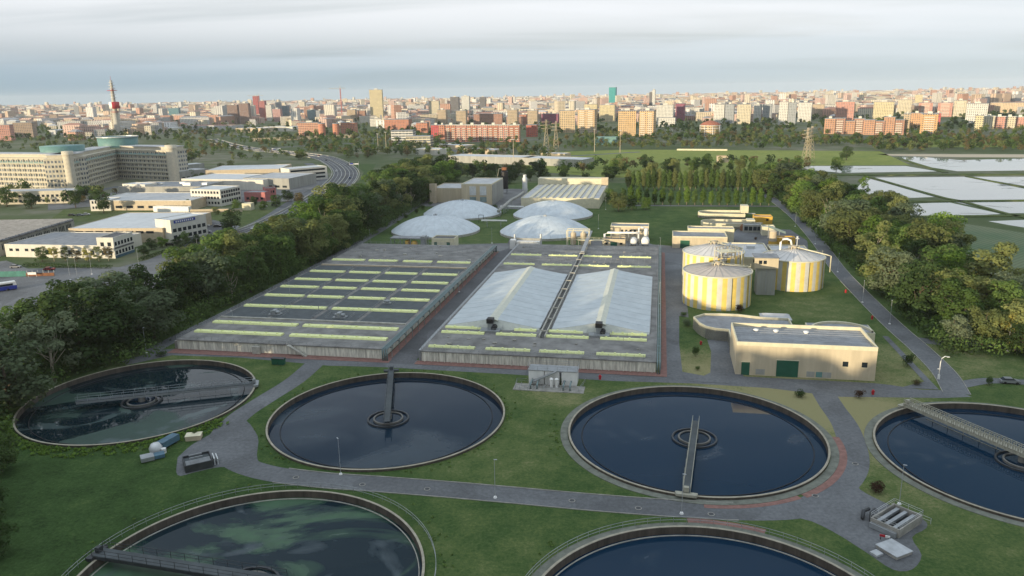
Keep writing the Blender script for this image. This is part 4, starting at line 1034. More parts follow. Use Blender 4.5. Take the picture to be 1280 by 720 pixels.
for x in (5.9, 7.2): MB().cyl(x, 1.8, .1, 2.2, .36, 14).lathe([(.5, 2.2), (.3, 2.5), (.01, 2.6)], 14, (x, 1.8)).build('valve_head', 'white_paint', t)
m = MB()
for x in (1, 2.6, 9, 10.6): m.tube([(x, .2, .1), (x, .2, 1.1), (x, 2, 1.3), (x, 3.3, 1.3)], .22, 8)
m.build('pipework', 'pipe_green', t)

o_, rz_, L_ = front(( 1087, 657), (1120, 672)); ax = Vector(at(1087, 657)); bx = Vector(at(1120, 672)); cx2 = Vector(at(1155, 655))
t = thing('pump_sump', 'railed steel pump sump with grating channels beside the lower right apron', 'pump sump', (ax.x, ax.y), math.atan2((bx-ax).y, (bx-ax).x), None)
W1, D1 = (bx-ax).length+.4, (cx2-bx).length*.98
prism_ring([(0, 0), (W1, 0), (W1, D1), (0, D1)], -.1, 1.5, .35, 'wall', 'concrete', t)
MB().box(.4, .4, -.05, W1-.4, D1-.4, .5).build('floor_grating', 'dark_steel', t)
for f in (.22, .5, .78): MB().box(W1*f-.3, .4, .8, W1*f+.3, D1-.6, 1.3).build('screen_channel', 'galvanised', t)
m = MB(); railing(m, 0, 0, W1, 0, 1.5, h=.9); railing(m, W1, 0, W1, D1, 1.5, h=.9); railing(m, 0, D1, W1, D1, 1.5, h=.9); railing(m, 0, 0, 0, D1, 1.5, h=.9); railing(m, -.6, D1+.6, W1+1, D1+.9, 0); m.build('railing', 'white_metal', t)
MB().box(.2, -.6, .1, W1-.3, -.05, .9).build('lower_pipe_box', 'galvanised', t)
MB().tube([(-.3, 1, .3), (-.9, 2, 1.2), (-.9, 3, 1.5)], .35, 8).tube([(-1.6, .6, .3), (-2.2, 1.8, 1.0), (-2.0, 3.2, 1.0)], .3, 8).build('hose', 'dark_steel', t)
t = thing('roof_hatch', 'flat light grey chamber cover on its slab below the pump sump', 'chamber cover', at(1110, 694), radians(25))
MB().box(0, -1.5, 0, 3.4, 2.2, .5).build('chamber', 'concrete', t); MB().box(-.1, -1.6, .503, 3.5, 2.3, .62).build('lid', 'lamp_grey', t); MB().box(-2.1, .3, 0, -.7, 1.6, .35).build('small_lid', 'lamp_grey', t)
t = thing('barrier', 'red and white striped barrier board lying beside the pump sump', 'barrier', at(1106, 675), radians(-25)); MB().box(-.8, -.06, .5, 0, .06, .85).build('board', 'red_paint', t); MB().box(.003, -.06, .5, .7, .06, .85).build('board', 'white_paint', t); MB().box(-.7, -.15, 0, -.6, .15, .5).box(.5, -.15, 0, .6, .15, .5).build('foot', 'dark_steel', t)

a = Vector(at(232, 592)); b = Vector(at(267, 584)); t = thing('sludge_container', 'dark blue-grey open container with grating beside the far left tank', 'container', (a.x, a.y), math.atan2((b-a).y, (b-a).x))
Wc = (b-a).length; prism_ring([(0, 0), (Wc, 0), (Wc, 4.8), (0, 4.8)], -.05, 1.5, .25, 'body', 'dark_steel', t)
MB().box(.26, .26, 0, Wc-.26, 4.54, 1.1).build('load', 'slab_panel', t)
m = MB()
for i in range(4): m.box(.3, .5+i*.5, 1.35, Wc-.3, .75+i*.5, 1.45)
m.box(1.2, 2.8, 1.4, Wc-1.5, 3.0, 1.7).box(1.2, 4.1, 1.4, Wc-1.5, 4.3, 1.7); m.build('bar', 'galvanised', t)
MB().box(Wc+.3, .8, 0, Wc+.5, 3.6, 1.4).box(Wc+.9, .8, 0, Wc+1.1, 3.6, 1.2).build('side_frame', 'white_metal', t)
a = Vector(at(200, 563)); b = Vector(at(221, 551)); t = thing('screw_press', 'blue steel screw press with rounded white end beside the dark container', 'screw press', (a.x, a.y), math.atan2((b-a).y, (b-a).x))
Lq = (b-a).length; MB().box(0, -.9, .4, Lq, .9, 1.7).build('trough', 'blue_steel', t); MB().lathe([(1.2, .3), (1.3, 1.2), (.8, 2.0), (.01, 2.2)], 18, (-1, 0)).build('drum', 'white_metal', t); MB().box(.5, -.8, 0, .8, .8, .4).box(Lq-1, -.8, 0, Lq-.7, .8, .4).build('leg', 'dark_steel', t)
a = Vector(at(177, 580)); b = Vector(at(207, 573)); t = thing('flat_skip', 'low blue-grey skip lying on the grass behind the dark container', 'skip', (a.x, a.y), math.atan2((b-a).y, (b-a).x))
Lq = (b-a).length; MB().box(0, 0, .2, Lq*.55, 2.2, 1.0).build('tub', 'galvanised', t); MB().box(Lq*.56, .2, .2, Lq, 2, .9).build('side_box', 'blue_steel', t)
t = thing('drum', 'small white drum standing next to the screw press', 'drum', at(205, 566), 0); MB().cyl(0, 0, 0, 1.0, .5, 16).build('shell', 'white_paint', t); MB().ring(.5, .55, .45, .55, 16).build('hoop', 'galvanised', t)
t = thing('skip', 'small pale yellow box at the edge of the left apron', 'box', at(232, 552), radians(10)); MB().box(0, 0, 0, 3, 2, 1, 1.05).build('tub', 'beige', t); MB().box(-.1, -.1, 1.003, 3.1, 2.1, 1.1).build('lid', 'cream_trim', t)
t = thing('wheelie_bins', 'dark green bin left of the pair on the grass tip', 'bin', at(340, 456), PA, 'pair of dark bins'); MB().box(0, 0, .1, 1.6, 1.2, 1.7, 1.1).build('tub', 'leafless' if 'leafless' in M else 'green_door', t); MB().box(-.15, -.15, 1.703, 1.75, 1.35, 1.85).build('lid', 'dark_steel', t)
dup(t, at(347.5, 456.5), PA, 'dark green bin right of the pair on the grass tip')

# ------------------------------------------------------------------ lamps, hydrants, manholes
lp = thing('street_lamp', 'thin lamp post beside the road between the front tanks', 'street lamp', at(619, 622), 0, 'plant lamp posts')
MB().cyl(0, 0, .25, 7.4, .055, 8, .035).build('pole', 'lamp_grey', lp); MB().cyl(0, 0, 0, .26, .36, 14, .25).build('base', 'white_paint', lp)
MB().box(-.1, -.09, 7.38, .5, .09, 7.47).build('lamp_head', 'lamp_grey', lp)
for u, v, lb in ((852, 642, 'thin lamp post in front of the near end of the blue tank bridge'), (1124, 630, 'thin lamp post on the lawn behind the pump sump'), (426, 593, 'thin lamp post at the near rim of the dark-water tank'),
                 (1112, 405, 'lamp post beside the right road, level with the cream hall roof'), (1078, 378, 'lamp post beside the right road, level with the right digester'), (1259, 439, 'lamp post on the branch road at the right edge'),
                 (183, 441, 'lamp post in the dark corner behind the far left tank'), (825, 318, 'lamp post at the rear corner of the covered basin'), (824, 380, 'lamp post beside the covered basin lane, half way'), (463, 306, 'lamp post at the rear left corner of the aeration basin'),
                 (1019, 305, 'lamp post beside the right road behind the digesters'), (994, 283, 'lamp post beside the right road near the orange hut'), (748, 286, 'lamp post on the grass behind the right dome'), (757, 262, 'lamp post on the lawn before the poplars'),
                 (293, 417, 'lamp post against the tree belt beside the basin'), (363, 375, 'lamp post against the tree belt, half way along the basin'), (615, 304, 'lamp post at the back of the lane between basins'), (1047, 340, 'lamp post beside the right road behind the lit bushes'),
                 (594, 338, 'lamp post along the basin pipes, far half'), (574, 365, 'lamp post along the basin pipes, near half')):
    dup(lp, at(u, v), random.uniform(0, 6), lb)
t = thing('twin_lamp', 'curved white double lamp post on the verge right of the cream hall', 'street lamp', at(1173, 474), 0)
MB().tube([(0, 0, 0), (0, 0, 4.5), (.2, 0, 5.4), (.9, 0, 5.9), (1.6, 0, 5.8)], .09, 8).build('pole', 'white_paint', t); MB().box(-.2, -.2, 0, .2, .2, 1.2).build('base', 'white_paint', t); MB().box(1.4, -.15, 5.65, 2, .15, 5.8).build('lamp_head', 'white_paint', t); MB().box(-.5, -.1, 2.6, .1, .1, 2.8).build('side_lamp', 'white_paint', t)
t = thing('hydrant', 'red hydrant between the right-hand tanks and the hall road', 'hydrant', at(1091, 493), 0, 'red hydrants')
MB().cyl(0, 0, 0, .9, .3, 12, .26).lathe([(.32, .9), (.2, 1.15), (.01, 1.25)], 12).build('body', 'red_paint', t); MB().box(-.42, -.1, .55, .42, .1, .75).build('nozzle', 'red_paint', t)
for u, v, lb in ((750, 474, 'red hydrant right of the valve station'), (1057, 366, 'red hydrant on the lawn by the right digester'), (1090, 399, 'red hydrant behind the corner of the cream hall'), (876, 431, 'red hydrant beside the round bush left of the hall')): dup(t, at(u, v), 0, lb)
t = thing('manhole_cover', 'dark manhole cover in the road around the front tanks', 'manhole cover', at(370, 597), 0, 'manhole covers in the road'); MB().cyl(0, 0, .07, .085, .45, 18).build('cover', 'dark_steel', t); MB().ring(.45, .6, .068, .08, 18).build('frame', 'concrete', t)
for i, (u, v, lb) in enumerate(((453, 606, 'left of the lone lamp post, nearest algae tank'), (534, 611.5, 'left of the lone lamp post, closest to it'), (715, 626, 'right of the lone lamp post'), (798, 635.5, 'just left of the lamp at the blue tank bridge'), (889, 643, 'right of the lamp at the blue tank bridge'), (1069, 580, 'where the road bends around the blue tank'), (1019, 620, 'on the apron below the blue tank'))):
    dup(t, at(u, v), 0, 'dark manhole cover in the road '+lb)
t = thing('parked_car', 'grey car parked on the short road stub at the right edge', 'car', at(1262, 479), PA)
KARS = {}
def car(label, loc, rz, col, group=None, t=None):
    if t is None: t = thing('parked_car', label, 'car', loc, rz, group)
    if col in KARS:
        for ch in list(KARS[col].children): c = ch.copy(); COL.objects.link(c); c.parent = t
        return t
    s = MB(); pr = [(-2.1, .35), (-2.15, .8), (-1.9, .95), (1.1, .98), (2.0, .8), (2.15, .55), (2.1, .3)]
    n = len(pr); s.add([(x, -.85, z) for x, z in pr]+[(x, .85, z) for x, z in pr], [tuple(range(n))[::-1], tuple(range(n, 2*n))]+[(i, (i+1) % n, n+(i+1) % n, n+i) for i in range(n)]); s.f = [f[::-1] for f in s.f]
    s.box(-1.35, -.68, 1.38, .3, .68, 1.42); s.build('body', mk('car_'+col[0], col[1], .3, .2, var=.05) if isinstance(col, tuple) else col, t)
    MB().add([(-1.95, -.76, .95), (1.1, -.76, .97), (1.1, .76, .97), (-1.95, .76, .95), (-1.35, -.66, 1.38), (.3, -.66, 1.38), (.3, .66, 1.38), (-1.35, .66, 1.38)], [(4,5,6,7),(0,1,5,4),(1,2,6,5),(2,3,7,6),(3,0,4,7)]).build('window', 'glass_dark', t)
    for x in (-1.3, 1.35):
        for y in (-.8, .8):
            w_ = MB().lathe([(.01, -.1), (.32, -.1), (.32, .1), (.01, .1)], 12); w_.v = [(v[0]+x, v[2]+y, v[1]+.32) for v in w_.v]; w_.build('wheel', 'tyre', t)
    KARS[col] = t; return t
WH, GR, BK, RD, BL = ('white', (.6, .6, .58)), ('grey', (.25, .26, .27)), ('black', (.03, .03, .03)), ('red', (.3, .03, .03)), ('blue', (.04, .08, .22))
car(None, None, None, GR, t=t)

# ------------------------------------------------------------------ vegetation
def rnd_dir(rg):
    while True:
        v = Vector((rg.uniform(-1, 1), rg.uniform(-1, 1), rg.uniform(-1, 1)))
        if .05 < v.length < 1: return v.normalized()
def leaf_blob(m, rg, c, r, n, s, sq=.8):
    vs = m.v; fs = m.f
    for _ in range(n):
        d = rnd_dir(rg)
        if d.z < -.35 and rg.random() < .6: d.z = -d.z
        rr = r*(.55+.5*rg.random()**.5)
        p = Vector((c[0]+d.x*rr, c[1]+d.y*rr, c[2]+d.z*rr*sq))
        nn = (d*1.1+rnd_dir(rg)*.75+Vector((0, 0, .35))).normalized()
        a = nn.orthogonal().normalized(); a.rotate(Matrix.Rotation(rg.uniform(0, 6.28), 3, nn)); b = nn.cross(a)
        k1 = s*rg.uniform(.55, 1.2); k2 = k1*rg.uniform(.5, .9); o = len(vs)
        vs += [tuple(p+a*k1), tuple(p+b*k2), tuple(p-a*k1*.8), tuple(p-b*k2)]
        fs.append((o, o+1, o+2, o+3)); m.mi.append(0); m.sm.append(False)
def crown_mesh(seed, kind, leaves, s):
    rg = random.Random(seed); m = MB(); m.ml = ['bark']
    if kind == 'broad':     # unit tree: total height 1, crown radius ~.36
        nb = 15; blobs_ = []
        for i in range(nb):
            a = rg.uniform(0, 6.28); z = rg.uniform(.16, .90); R_ = .31*math.sqrt(max(.08, 1-((z-.45)/.5)**2))*rg.uniform(.45, 1.0)
            blobs_.append((R_*cos(a), R_*sin(a), z, rg.uniform(.085, .165)))
        blobs_.append((0, 0, .5, .24)); blobs_.append((.05, 0, .3, .19))
    elif kind == 'wide':
        blobs_ = [(0, 0, .5, .28), (0, 0, .25, .2)]
        for i in range(20):
            a = rg.uniform(0, 6.28); z = rg.uniform(.13, .86); R_ = .38*math.sqrt(max(.08, 1-((z-.38)/.52)**2))*rg.uniform(.5, 1.0)
            blobs_.append((R_*cos(a), R_*sin(a), z, rg.uniform(.08, .17)))
    elif kind == 'thin':     # loose crown, branches show
        blobs_ = []
        for i in range(17):
            a = rg.uniform(0, 6.28); z = rg.uniform(.18, .97); R_ = .27*math.sqrt(max(.05, 1-((z-.55)/.46)**2))*rg.uniform(.4, 1.1)
            blobs_.append((R_*cos(a), R_*sin(a), z, rg.uniform(.06, .125)))
    elif kind == 'poplar':
        blobs_ = [(rg.uniform(-.02, .02), rg.uniform(-.02, .02), .16+.78*i/12, .075*math.sin(pi*min(1, (.18+.8*i/12)))**.6+.012) for i in range(13)]
    else:                    # bush
        blobs_ = [(rg.uniform(-.3, .3), rg.uniform(-.3, .3), rg.uniform(.25, .6), rg.uniform(.22, .36)) for _ in range(9)]
    tot = sum(b[3]**2 for b in blobs_)
    for x, y, z, r in blobs_: leaf_blob(m, rg, (x, y, z), r, max(8, int(leaves*r*r/tot)), s, .95 if kind == 'poplar' else .85)
    me = bpy.data.meshes.new('crown'); me.from_pydata(m.v, [], m.f); me.materials.append(M['bark']); me.update(); return me
def trunk_mesh(seed, kind, mat):
    rg = random.Random(seed); m = MB()
    if kind == 'poplar': m.tube([(0, 0, -.01), (.004, 0, .4), (0, .003, .85)], .014, 6, .003)
    else:
        top = .55; m.tube([(0, 0, -.01), (.008, .004, .22), (-.006, .01, top)], .022, 7, .010)
        for i in range(8):
            a = rg.uniform(0, 6.28); z = rg.uniform(.2, .5); R_ = rg.uniform(.12, .26)
            m.tube([(0, 0, z), (R_*.5*cos(a), R_*.5*sin(a), z+.12), (R_*cos(a), R_*sin(a), z+rg.uniform(.2, .38))], .009, 5, .002)
    o = m.build('trunk', mat); me = o.data; bpy.data.objects.remove(o); return me
CROWNS = {'broad': [crown_mesh(10+i, 'broad', 3400, .026) for i in range(5)], 'wide': [crown_mesh(30+i, 'wide', 3600, .026) for i in range(3)],
          'thin': [crown_mesh(50+i, 'thin', 2400, .022) for i in range(4)], 'poplar': [crown_mesh(70+i, 'poplar', 1500, .024) for i in range(3)], 'bush': [crown_mesh(90+i, 'bush', 900, .05) for i in range(3)]}
TRUNKS = {'broad': [trunk_mesh(i, 'broad', 'bark') for i in range(2)], 'wide': [trunk_mesh(5, 'broad', 'bark')], 'thin': [trunk_mesh(i, 'broad', 'pale_bark') for i in (8, 9)], 'poplar': [trunk_mesh(1, 'poplar', 'pale_bark')], 'bush': [trunk_mesh(2, 'broad', 'bark')]}
TREEPOS = []
def tree(name, label, x, y, h, shape, colr, group=None, wide=1., cat='tree'):
    t = thing(name, label, cat, (x, y, 0), random.uniform(0, 6.28), group); t.scale = (h*wide, h*wide, h)
    if shape == 'bush': t.scale = (wide, wide, h)
    for nm, me in (('trunk', random.choice(TRUNKS[shape])), ('crown', random.choice(CROWNS[shape]))):
        o = bpy.data.objects.new(nm, me); COL.objects.link(o); o.parent = t
        if nm == 'crown': o.material_slots[0].link = 'OBJECT'; o.material_slots[0].material = LEAF[colr]
    TREEPOS.append((x, y)); return t
def sizeword(h, a=13, b=17): return 'low' if h < a else ('tall' if h > b else 'medium')
def free(x, y, dmin, within):
    return all((x-a)**2+(y-b)**2 > dmin*dmin for a, b in within)
def scatter(n, sampler, dmin, tries=60):
    out = []
    for _ in range(n*tries):
        p = sampler()
        if p and free(*p, dmin, out): out.append(p)
        if len(out) >= n: break
    return out
# left belt: between the plant road and the industrial road
def sampL():
    q = random.uniform(60, 600)
    lo = -172 - max(0, q-280)*.085; hi = -145.5 - max(0, q-350)*.06
    if q < 128: lo, hi = -160, -101-max(0, q-68)*.78
    p = random.uniform(lo, hi); x, y = pw(p, q); return x, y
SEGS = ((130, 'beside the far left settling tank'), (190, 'behind the far left settling tank'), (232, 'by the near aeration basin end'), (280, 'by the aeration basin middle'),
        (335, 'by the far aeration basin end'), (400, 'left of the nearer domed tank'), (470, 'left of the farther domed tank'), (540, 'left of the pale yellow hall'), (999, 'beyond the pale yellow hall'))
lefts = scatter(135, sampL, 7.6)
for x, y in sorted(lefts, key=lambda p: p[1]):
    p, q = wp(x, y); h = random.uniform(14, 20)+(2.5 if q > 350 else 0); sh = random.choice(('broad', 'broad', 'wide', 'wide', 'thin'))
    cl = random.choice(('dark green', 'dark green', 'mid green', 'mid green', 'mid green', 'bright green', 'olive', 'olive', 'pale grey-green') if q > 230 else ('dark green', 'dark green', 'dark green', 'mid green', 'pale grey-green'))
    edge = 'road edge' if p > -153 else ('outer edge' if p < -164-max(0, q-280)*.085 else 'middle')
    seg = next(s for b, s in SEGS if q < b)
    h += 1.5
    tree('broadleaf_tree', f'{sizeword(h)} {cl} tree, {edge} of left belt, {seg}', x, y, h, sh, cl, 'trees of the left belt', random.uniform(1.05, 1.35))
# right belt
def sampR():
    q = random.uniform(205, 600); lo = 78+random.uniform(0, 2); hi = 108+max(0, min(14, (q-260)*.15)) if q < 520 else 100
    if q > 520: lo = 70
    return pw(random.uniform(lo, hi), q)
SEGR = ((250, 'nearest the branch road'), (300, 'level with the cream hall'), (350, 'level with the right digester'), (420, 'level with the orange hut'), (500, 'beside the flooded fields'), (999, 'at its far end'))
for x, y in sorted(scatter(92, sampR, 6.6), key=lambda p: p[1]):
    p, q = wp(x, y); h = random.uniform(14, 20.5) if q > 222 else random.uniform(9, 14); sh = random.choice(('broad', 'wide', 'wide', 'thin'))
    cl = random.choice(('mid green', 'mid green', 'olive', 'olive', 'olive', 'bright green', 'pale grey-green', 'dark green'))
    if cl == 'yellowish' and (q > 250 or p < 92): cl = 'olive'
    edge = 'road edge' if p < 86 else ('field edge' if p > 102 else 'middle')
    seg = next(s for b, s in SEGR if q < b)
    tree('broadleaf_tree', f'{sizeword(h,12,15)} {cl} tree, {edge} of right belt, {seg}', x, y, h, sh, cl, 'trees of the right belt', random.uniform(1.1, 1.35))
for i, (u, v, h) in enumerate(((1243, 440, 9), (1268, 446, 10), (1290, 440, 9), (1222, 425, 8), (1180, 420, 6), (1150, 402, 5), (1128, 392, 5))):
    tree('broadleaf_tree', ('yellow leaved loose tree second from the right edge', 'yellow leaved tree at the right edge by the branch road', 'yellowish tree cut by the right edge', 'low green tree left of the yellow leaved trees', 'low bright tree by the fork of the right road', 'small bushy tree along the right road verge', 'small dark tree along the right road verge')[i],
         *at(u, v-8), h, 'thin' if i < 3 else 'wide', ('yellowish', 'yellowish', 'yellowish', 'mid green', 'bright green', 'mid green', 'dark green')[i], 'trees by the branch road', 1.2)
# two rows of poplars on the far lawn
def ordw(n): return f'{n}{"th" if 10 <= n % 100 <= 20 else {1: "st", 2: "nd", 3: "rd"}.get(n % 10, "th")}'
for i in range(30):
    x, y = pw(-22+i*3.65, 558+random.uniform(-1, 1)); h = random.uniform(14, 16.5)
    tree('poplar_tree', f'{ordw(i+1)} slender poplar from the left in the farther poplar row', x, y, h, 'poplar', 'mid green' if i % 3 else 'olive', 'farther row of poplars', 1.6)
for i in range(19):
    x, y = pw(-22+i*4.9, 486-random.uniform(-1, 2)); h = random.uniform(9.5, 12.5)
    tree('poplar_tree', f'{ordw(i+1)} poplar from the left in the nearer poplar row', x, y, h, 'poplar', 'bright green' if i % 3 else 'mid green', 'nearer row of poplars', 2.0)
x, y = at(775, 262)
for i, (u, v, h, c) in enumerate(((773, 264, 13, 'olive'), (790, 262, 9, 'mid green'), (808, 262, 8, 'bright green'), (762, 252, 9, 'mid green'))):
    tree('broadleaf_tree', ('large olive tree at the right end of the long low hall', 'mid green small tree right of the large olive tree', 'bright small tree before the nearer poplars', 'small tree tucked behind the large olive tree')[i], *at(u, v), h, 'wide', c, 'trees at the long hall', 1.1)
# bands of trees behind the plant, kept as single trees
BANDS = [('band', 18, (560, 770), (218, 232), (10, 15), 'behind the plant halls', ('dark green', 'dark green', 'mid green')),
         ('band', 22, (735, 1010), (213, 228), (10, 16), 'behind the poplar rows', ('mid green', 'mid green', 'olive', 'dark green')),
         ('band', 6, (-10, 150), (252, 268), (10, 14), 'in front of the curved office block', ('dark green', 'dark green', 'mid green')),
         ('band', 4, (200, 330), (188, 215), (8, 13), 'between the office block and the highway', ('mid green', 'dark green', 'olive')),
         ('band', 4, (340, 470), (192, 202), (7, 12), 'on the outer side of the highway bend', ('olive', 'mid green', 'mid green'))]
def sampB(u0, u1, v0, v1): return lambda: at(random.uniform(u0, u1), random.uniform(v0, v1))
for nm, n, (u0, u1), (v0, v1), (h0, h1), where, cols in BANDS:
    for x, y in scatter(n, sampB(u0, u1, v0, v1), 7):
        if where.startswith('on the outer') and min((Vector((x, y))-p).length for p in HW) < 22: continue
        u = row_of(x, y, 0)[0]; h = random.uniform(h0, h1); cl = random.choice(cols); f = (u-u0)/(u1-u0)
        tree('broadleaf_tree', f'{sizeword(h, 10, 13)} {cl} tree {where}, {"left end" if f < .2 else "left half" if f < .45 else "right half" if f < .75 else "right end"}', x, y, h, random.choice(('broad', 'wide')), cl, 'trees '+where, random.uniform(.95, 1.25))
# single trees and shrubs
for u, v, h, w_, c, lb, nm in ((291, 290, 13, 1., 'dark green', 'round dark tree standing alone by the car park', 'broadleaf_tree'), (1058, 200, 14, 1.1, 'dark green', 'dark rounded tree at the paddy corner', 'broadleaf_tree'),
        (1045, 215, 13, 1.1, 'mid green', 'mid green tree beside the first flooded field', 'broadleaf_tree'), (1068, 262, 12, 1.2, 'dark green', 'dark bushy tree beside the paddy edge', 'broadleaf_tree'),
        (360, 252, 9, 1.2, 'dark green', 'dark tree right of the pink building', 'broadleaf_tree'), (374, 255, 8, 1.3, 'brownish', 'brown-green tree beside the service road', 'broadleaf_tree'), (345, 258, 8, 1.2, 'mid green', 'green tree left of the brown-green tree', 'broadleaf_tree'), (318, 258, 7, 1.1, 'dark green', 'small dark tree before the white office', 'broadleaf_tree'),
        (53, 327, 7, 1.2, 'mid green', 'leafy small tree left in front of the low white workshop', 'broadleaf_tree')):
    tree(nm, lb, *at(u, v), h, 'wide', c, None, w_)
for i, u in enumerate((68, 82, 96, 110, 124, 136)):
    tree('small_tree', f'{ordw(i+1)} thin yellowing sapling along the low white workshop wall', *at(u, 327), 6.5, 'thin', ('yellowish', 'olive', 'brownish')[i % 3], 'saplings along the workshop', 1.1)
for u, v, r, h, c, lb in ((1134, 457, 3.0, 4.2, 'dark green', 'dark round bush on the verge right of the cream hall'), (1146, 481, 2.2, 1.4, 'brownish', 'low brown bush at the tip of the verge'), (998, 495, 2.8, 1.8, 'dark green', 'flat dark bush between hall road and blue tank'),
        (1074, 497, 2.2, 2.6, 'dark red-brown', 'red-brown bush beside the red hydrant'), (869, 446, 2.2, 3.6, 'dark green', 'dark round bush left of the cream hall'), (872, 463, 1.3, 1.4, 'mid green', 'tiny green bush near the hall road corner'),
        (926, 391, 2.8, 3.4, 'dark red-brown', 'dark brown bush at the foot of the nearest digester'), (860, 408, 3.0, 2.8, 'pale grey-green', 'grey-green bush beside the curved annex'), (1237, 481, 1.9, 2.6, 'dark green', 'dark bush at the right road stub'),
        (1094, 615, 3.0, 2.4, 'dark red-brown', 'dark reddish bush above the pump sump'), (245, 546, 1.3, 2.2, 'dark green', 'small dark bush at the rim of the far left tank'), (202, 445, 2.6, 1.6, 'dark green', 'low dark bush behind the far left tank'),
        (855, 395, 2.2, 1.8, 'mid green', 'green bush left of the digesters'), (1079, 418, 1.8, 1.8, 'mid green', 'small bush behind the hall corner'), (975, 402, 1.6, 1.5, 'dark green', 'small dark bush behind the skylight shed'),
        (944, 300, 1.6, 1.8, 'dark red-brown', 'brown bush near the ochre pump hut'), (686, 243, 2.8, 3, 'dark green', 'dark bush against the long hall end'), (618, 262, 4, 4, 'dark green', 'dark bush under the black silo'), (693, 474, 3, 1.2, 'mid green', 'low green bush right of the valve station')):
    tree('shrub', lb, *at(u, v), h, 'bush', c, None, r, 'bush')
for i in range(46):   # undergrowth along both belts
    if i < 26: x, y = pw(76.5+random.uniform(-1.5, 1.5), 215+i*11); where = 'along the right road verge'
    else: x, y = pw(-143.5+random.uniform(-1, 1), 200+(i-26)*17); where = 'along the left belt foot'
    c = random.choice(('dark green', 'mid green', 'mid green')); n_ = i+1 if i < 26 else i-25
    tree('shrub', f'{ordw(n_)} {c} shrub from the near end {where}', x, y, random.uniform(1.5, 4), 'bush', c, 'shrubs '+where, random.uniform(2, 3.6), 'bush')
# hedges at the workshop
for a, b, h in (((32, 333), (142, 336), 1.6), ((176, 326), (250, 302), 1.6)):
    A_ = Vector(at(*a)); B_ = Vector(at(*b)); m = MB(); m.ml = ['bark']; rg = random.Random(5); n = int((B_-A_).length/1.4)
    for i in range(n): p = A_.lerp(B_, i/n); leaf_blob(m, rg, (p.x, p.y, h*.5), 1.2, 60, .28)
    o = m.build('hedge', LEAF['dark green']); o.data.materials.clear(); o.data.materials.append(LEAF['dark green'])
    tag(o, 'clipped dark hedge in front of the low white workshop' if a[0] == 32 else 'dark hedge along the bend of the industrial road', 'hedge')
# woodland masses (stuff): light-weight crowns merged
def woodland(name, pts, hr, leaves, s, cols, seed=1):
    rg = random.Random(seed); per = {c: MB() for c in set(cols)}
    for m in per.values(): m.ml = ['bark']
    for x, y in pts:
        m = per[rg.choice(cols)]; h = rg.uniform(*hr)
        for b in range(4):
            a = rg.uniform(0, 6.28); r = h*.22*rg.uniform(.8, 1.3); R_ = h*.2*rg.random()
            leaf_blob(m, rg, (x+R_*cos(a), y+R_*sin(a), h*rg.uniform(.3, .78)), r, leaves//4, s*h/10)
    big = MB(); big.ml = [LEAF[c] for c in per]
    for i, (c, m) in enumerate(per.items()):
        o = len(big.v); big.v += m.v; big.f += [tuple(o+k for k in f) for f in m.f]; big.mi += [i]*len(m.f); big.sm += [False]*len(m.f)
    return tag(big.build(name, None), kind='stuff')
wd = []
for q in range(0, 170):     # unseen wood added behind the viewer's left to shade the tanks
    pass
rg0 = random.Random(3)
for i in range(230):
    s = rg0.uniform(-185, 120); d = rg0.uniform(0, 26); wd.append((-62+s*.7071-d*.7, -62-s*.7071-d*.7))
woodland('woodland', wd, (24, 28), 420, .85, ('dark green', 'mid green'), 2)
far = []
for (n, u0, u1, v0, v1) in ((60, 560, 770, 214, 222), (50, 735, 1010, 208, 214), (45, -10, 150, 244, 256), (45, 200, 330, 186, 205), (60, 340, 470, 190, 200), (260, 690, 1000, 174, 187), (240, 1000, 1300, 175, 184), (120, 1090, 1300, 184, 190), (300, 330, 560, 174, 195), (90, 480, 700, 178, 196), (60, 560, 690, 190, 204), (70, 700, 900, 168, 178), (110, 1130, 1300, 162, 176), (60, 0, 130, 176, 190), (200, 225, 345, 164, 190), (90, 820, 1000, 158, 176), (60, 900, 1040, 165, 180)):
    for _ in range(n): far.append(at(random.uniform(u0, u1), random.uniform(v0, v1)))
far = [p for p in far if min((Vector(p)-h).length for h in HW) > 20]
woodland('woodland', far, (6, 13), 110, .85, ('dark green', 'mid green', 'mid green', 'olive', 'olive', 'brownish'), 4)
# thicket under and along both belts (stuff)
def thicket(pts, h, cols, seed, n=70):
    rg = random.Random(seed); parts = {c: [] for c in cols}
    for p in pts: parts[rg.choice(cols)].append(p)
    big = MB(); big.ml = [LEAF[c] for c in parts]
    for i, (c, ps) in enumerate(parts.items()):
        o = len(big.f)
        for x, y in ps: hh = rg.uniform(*h); leaf_blob(big, rg, (x, y, hh*.42), hh*.62, n, .42)
        for k_ in range(o, len(big.f)): big.mi[k_] = i
    return tag(big.build('undergrowth', None), kind='stuff')
up = []
for q in range(60, 600, 3):
    lo, hi = -172-max(0, q-280)*.085, -143.2-max(0, q-350)*.06
    if q < 128: hi = -99-max(0, q-68)*.8
    if 118 < q < 186: hi = -120.8-math.sqrt(max(0, 28.6**2-(q-151.9)**2)) if abs(q-151.9) < 28 else hi
    for p in (hi-1.2, hi-3.8, hi-7, hi-11): up.append(pw(p+random.uniform(-1.2, 1.2), q+random.uniform(-1.5, 1.5)))
    for _ in range(2): up.append(pw(random.uniform(lo, hi-10), q))
thicket(up, (3.5, 7.5), ('dark green', 'dark green', 'mid green'), 31)
up = []
for q in range(212, 600, 3):
    for p in (77.5, 80, 83, 87): up.append(pw(p+random.uniform(-1.2, 1.2), q+random.uniform(-1.5, 1.5)))
    for _ in range(3): up.append(pw(random.uniform(88, 112), q))
thicket(up, (2.5, 6), ('dark green', 'mid green', 'mid green'), 32)
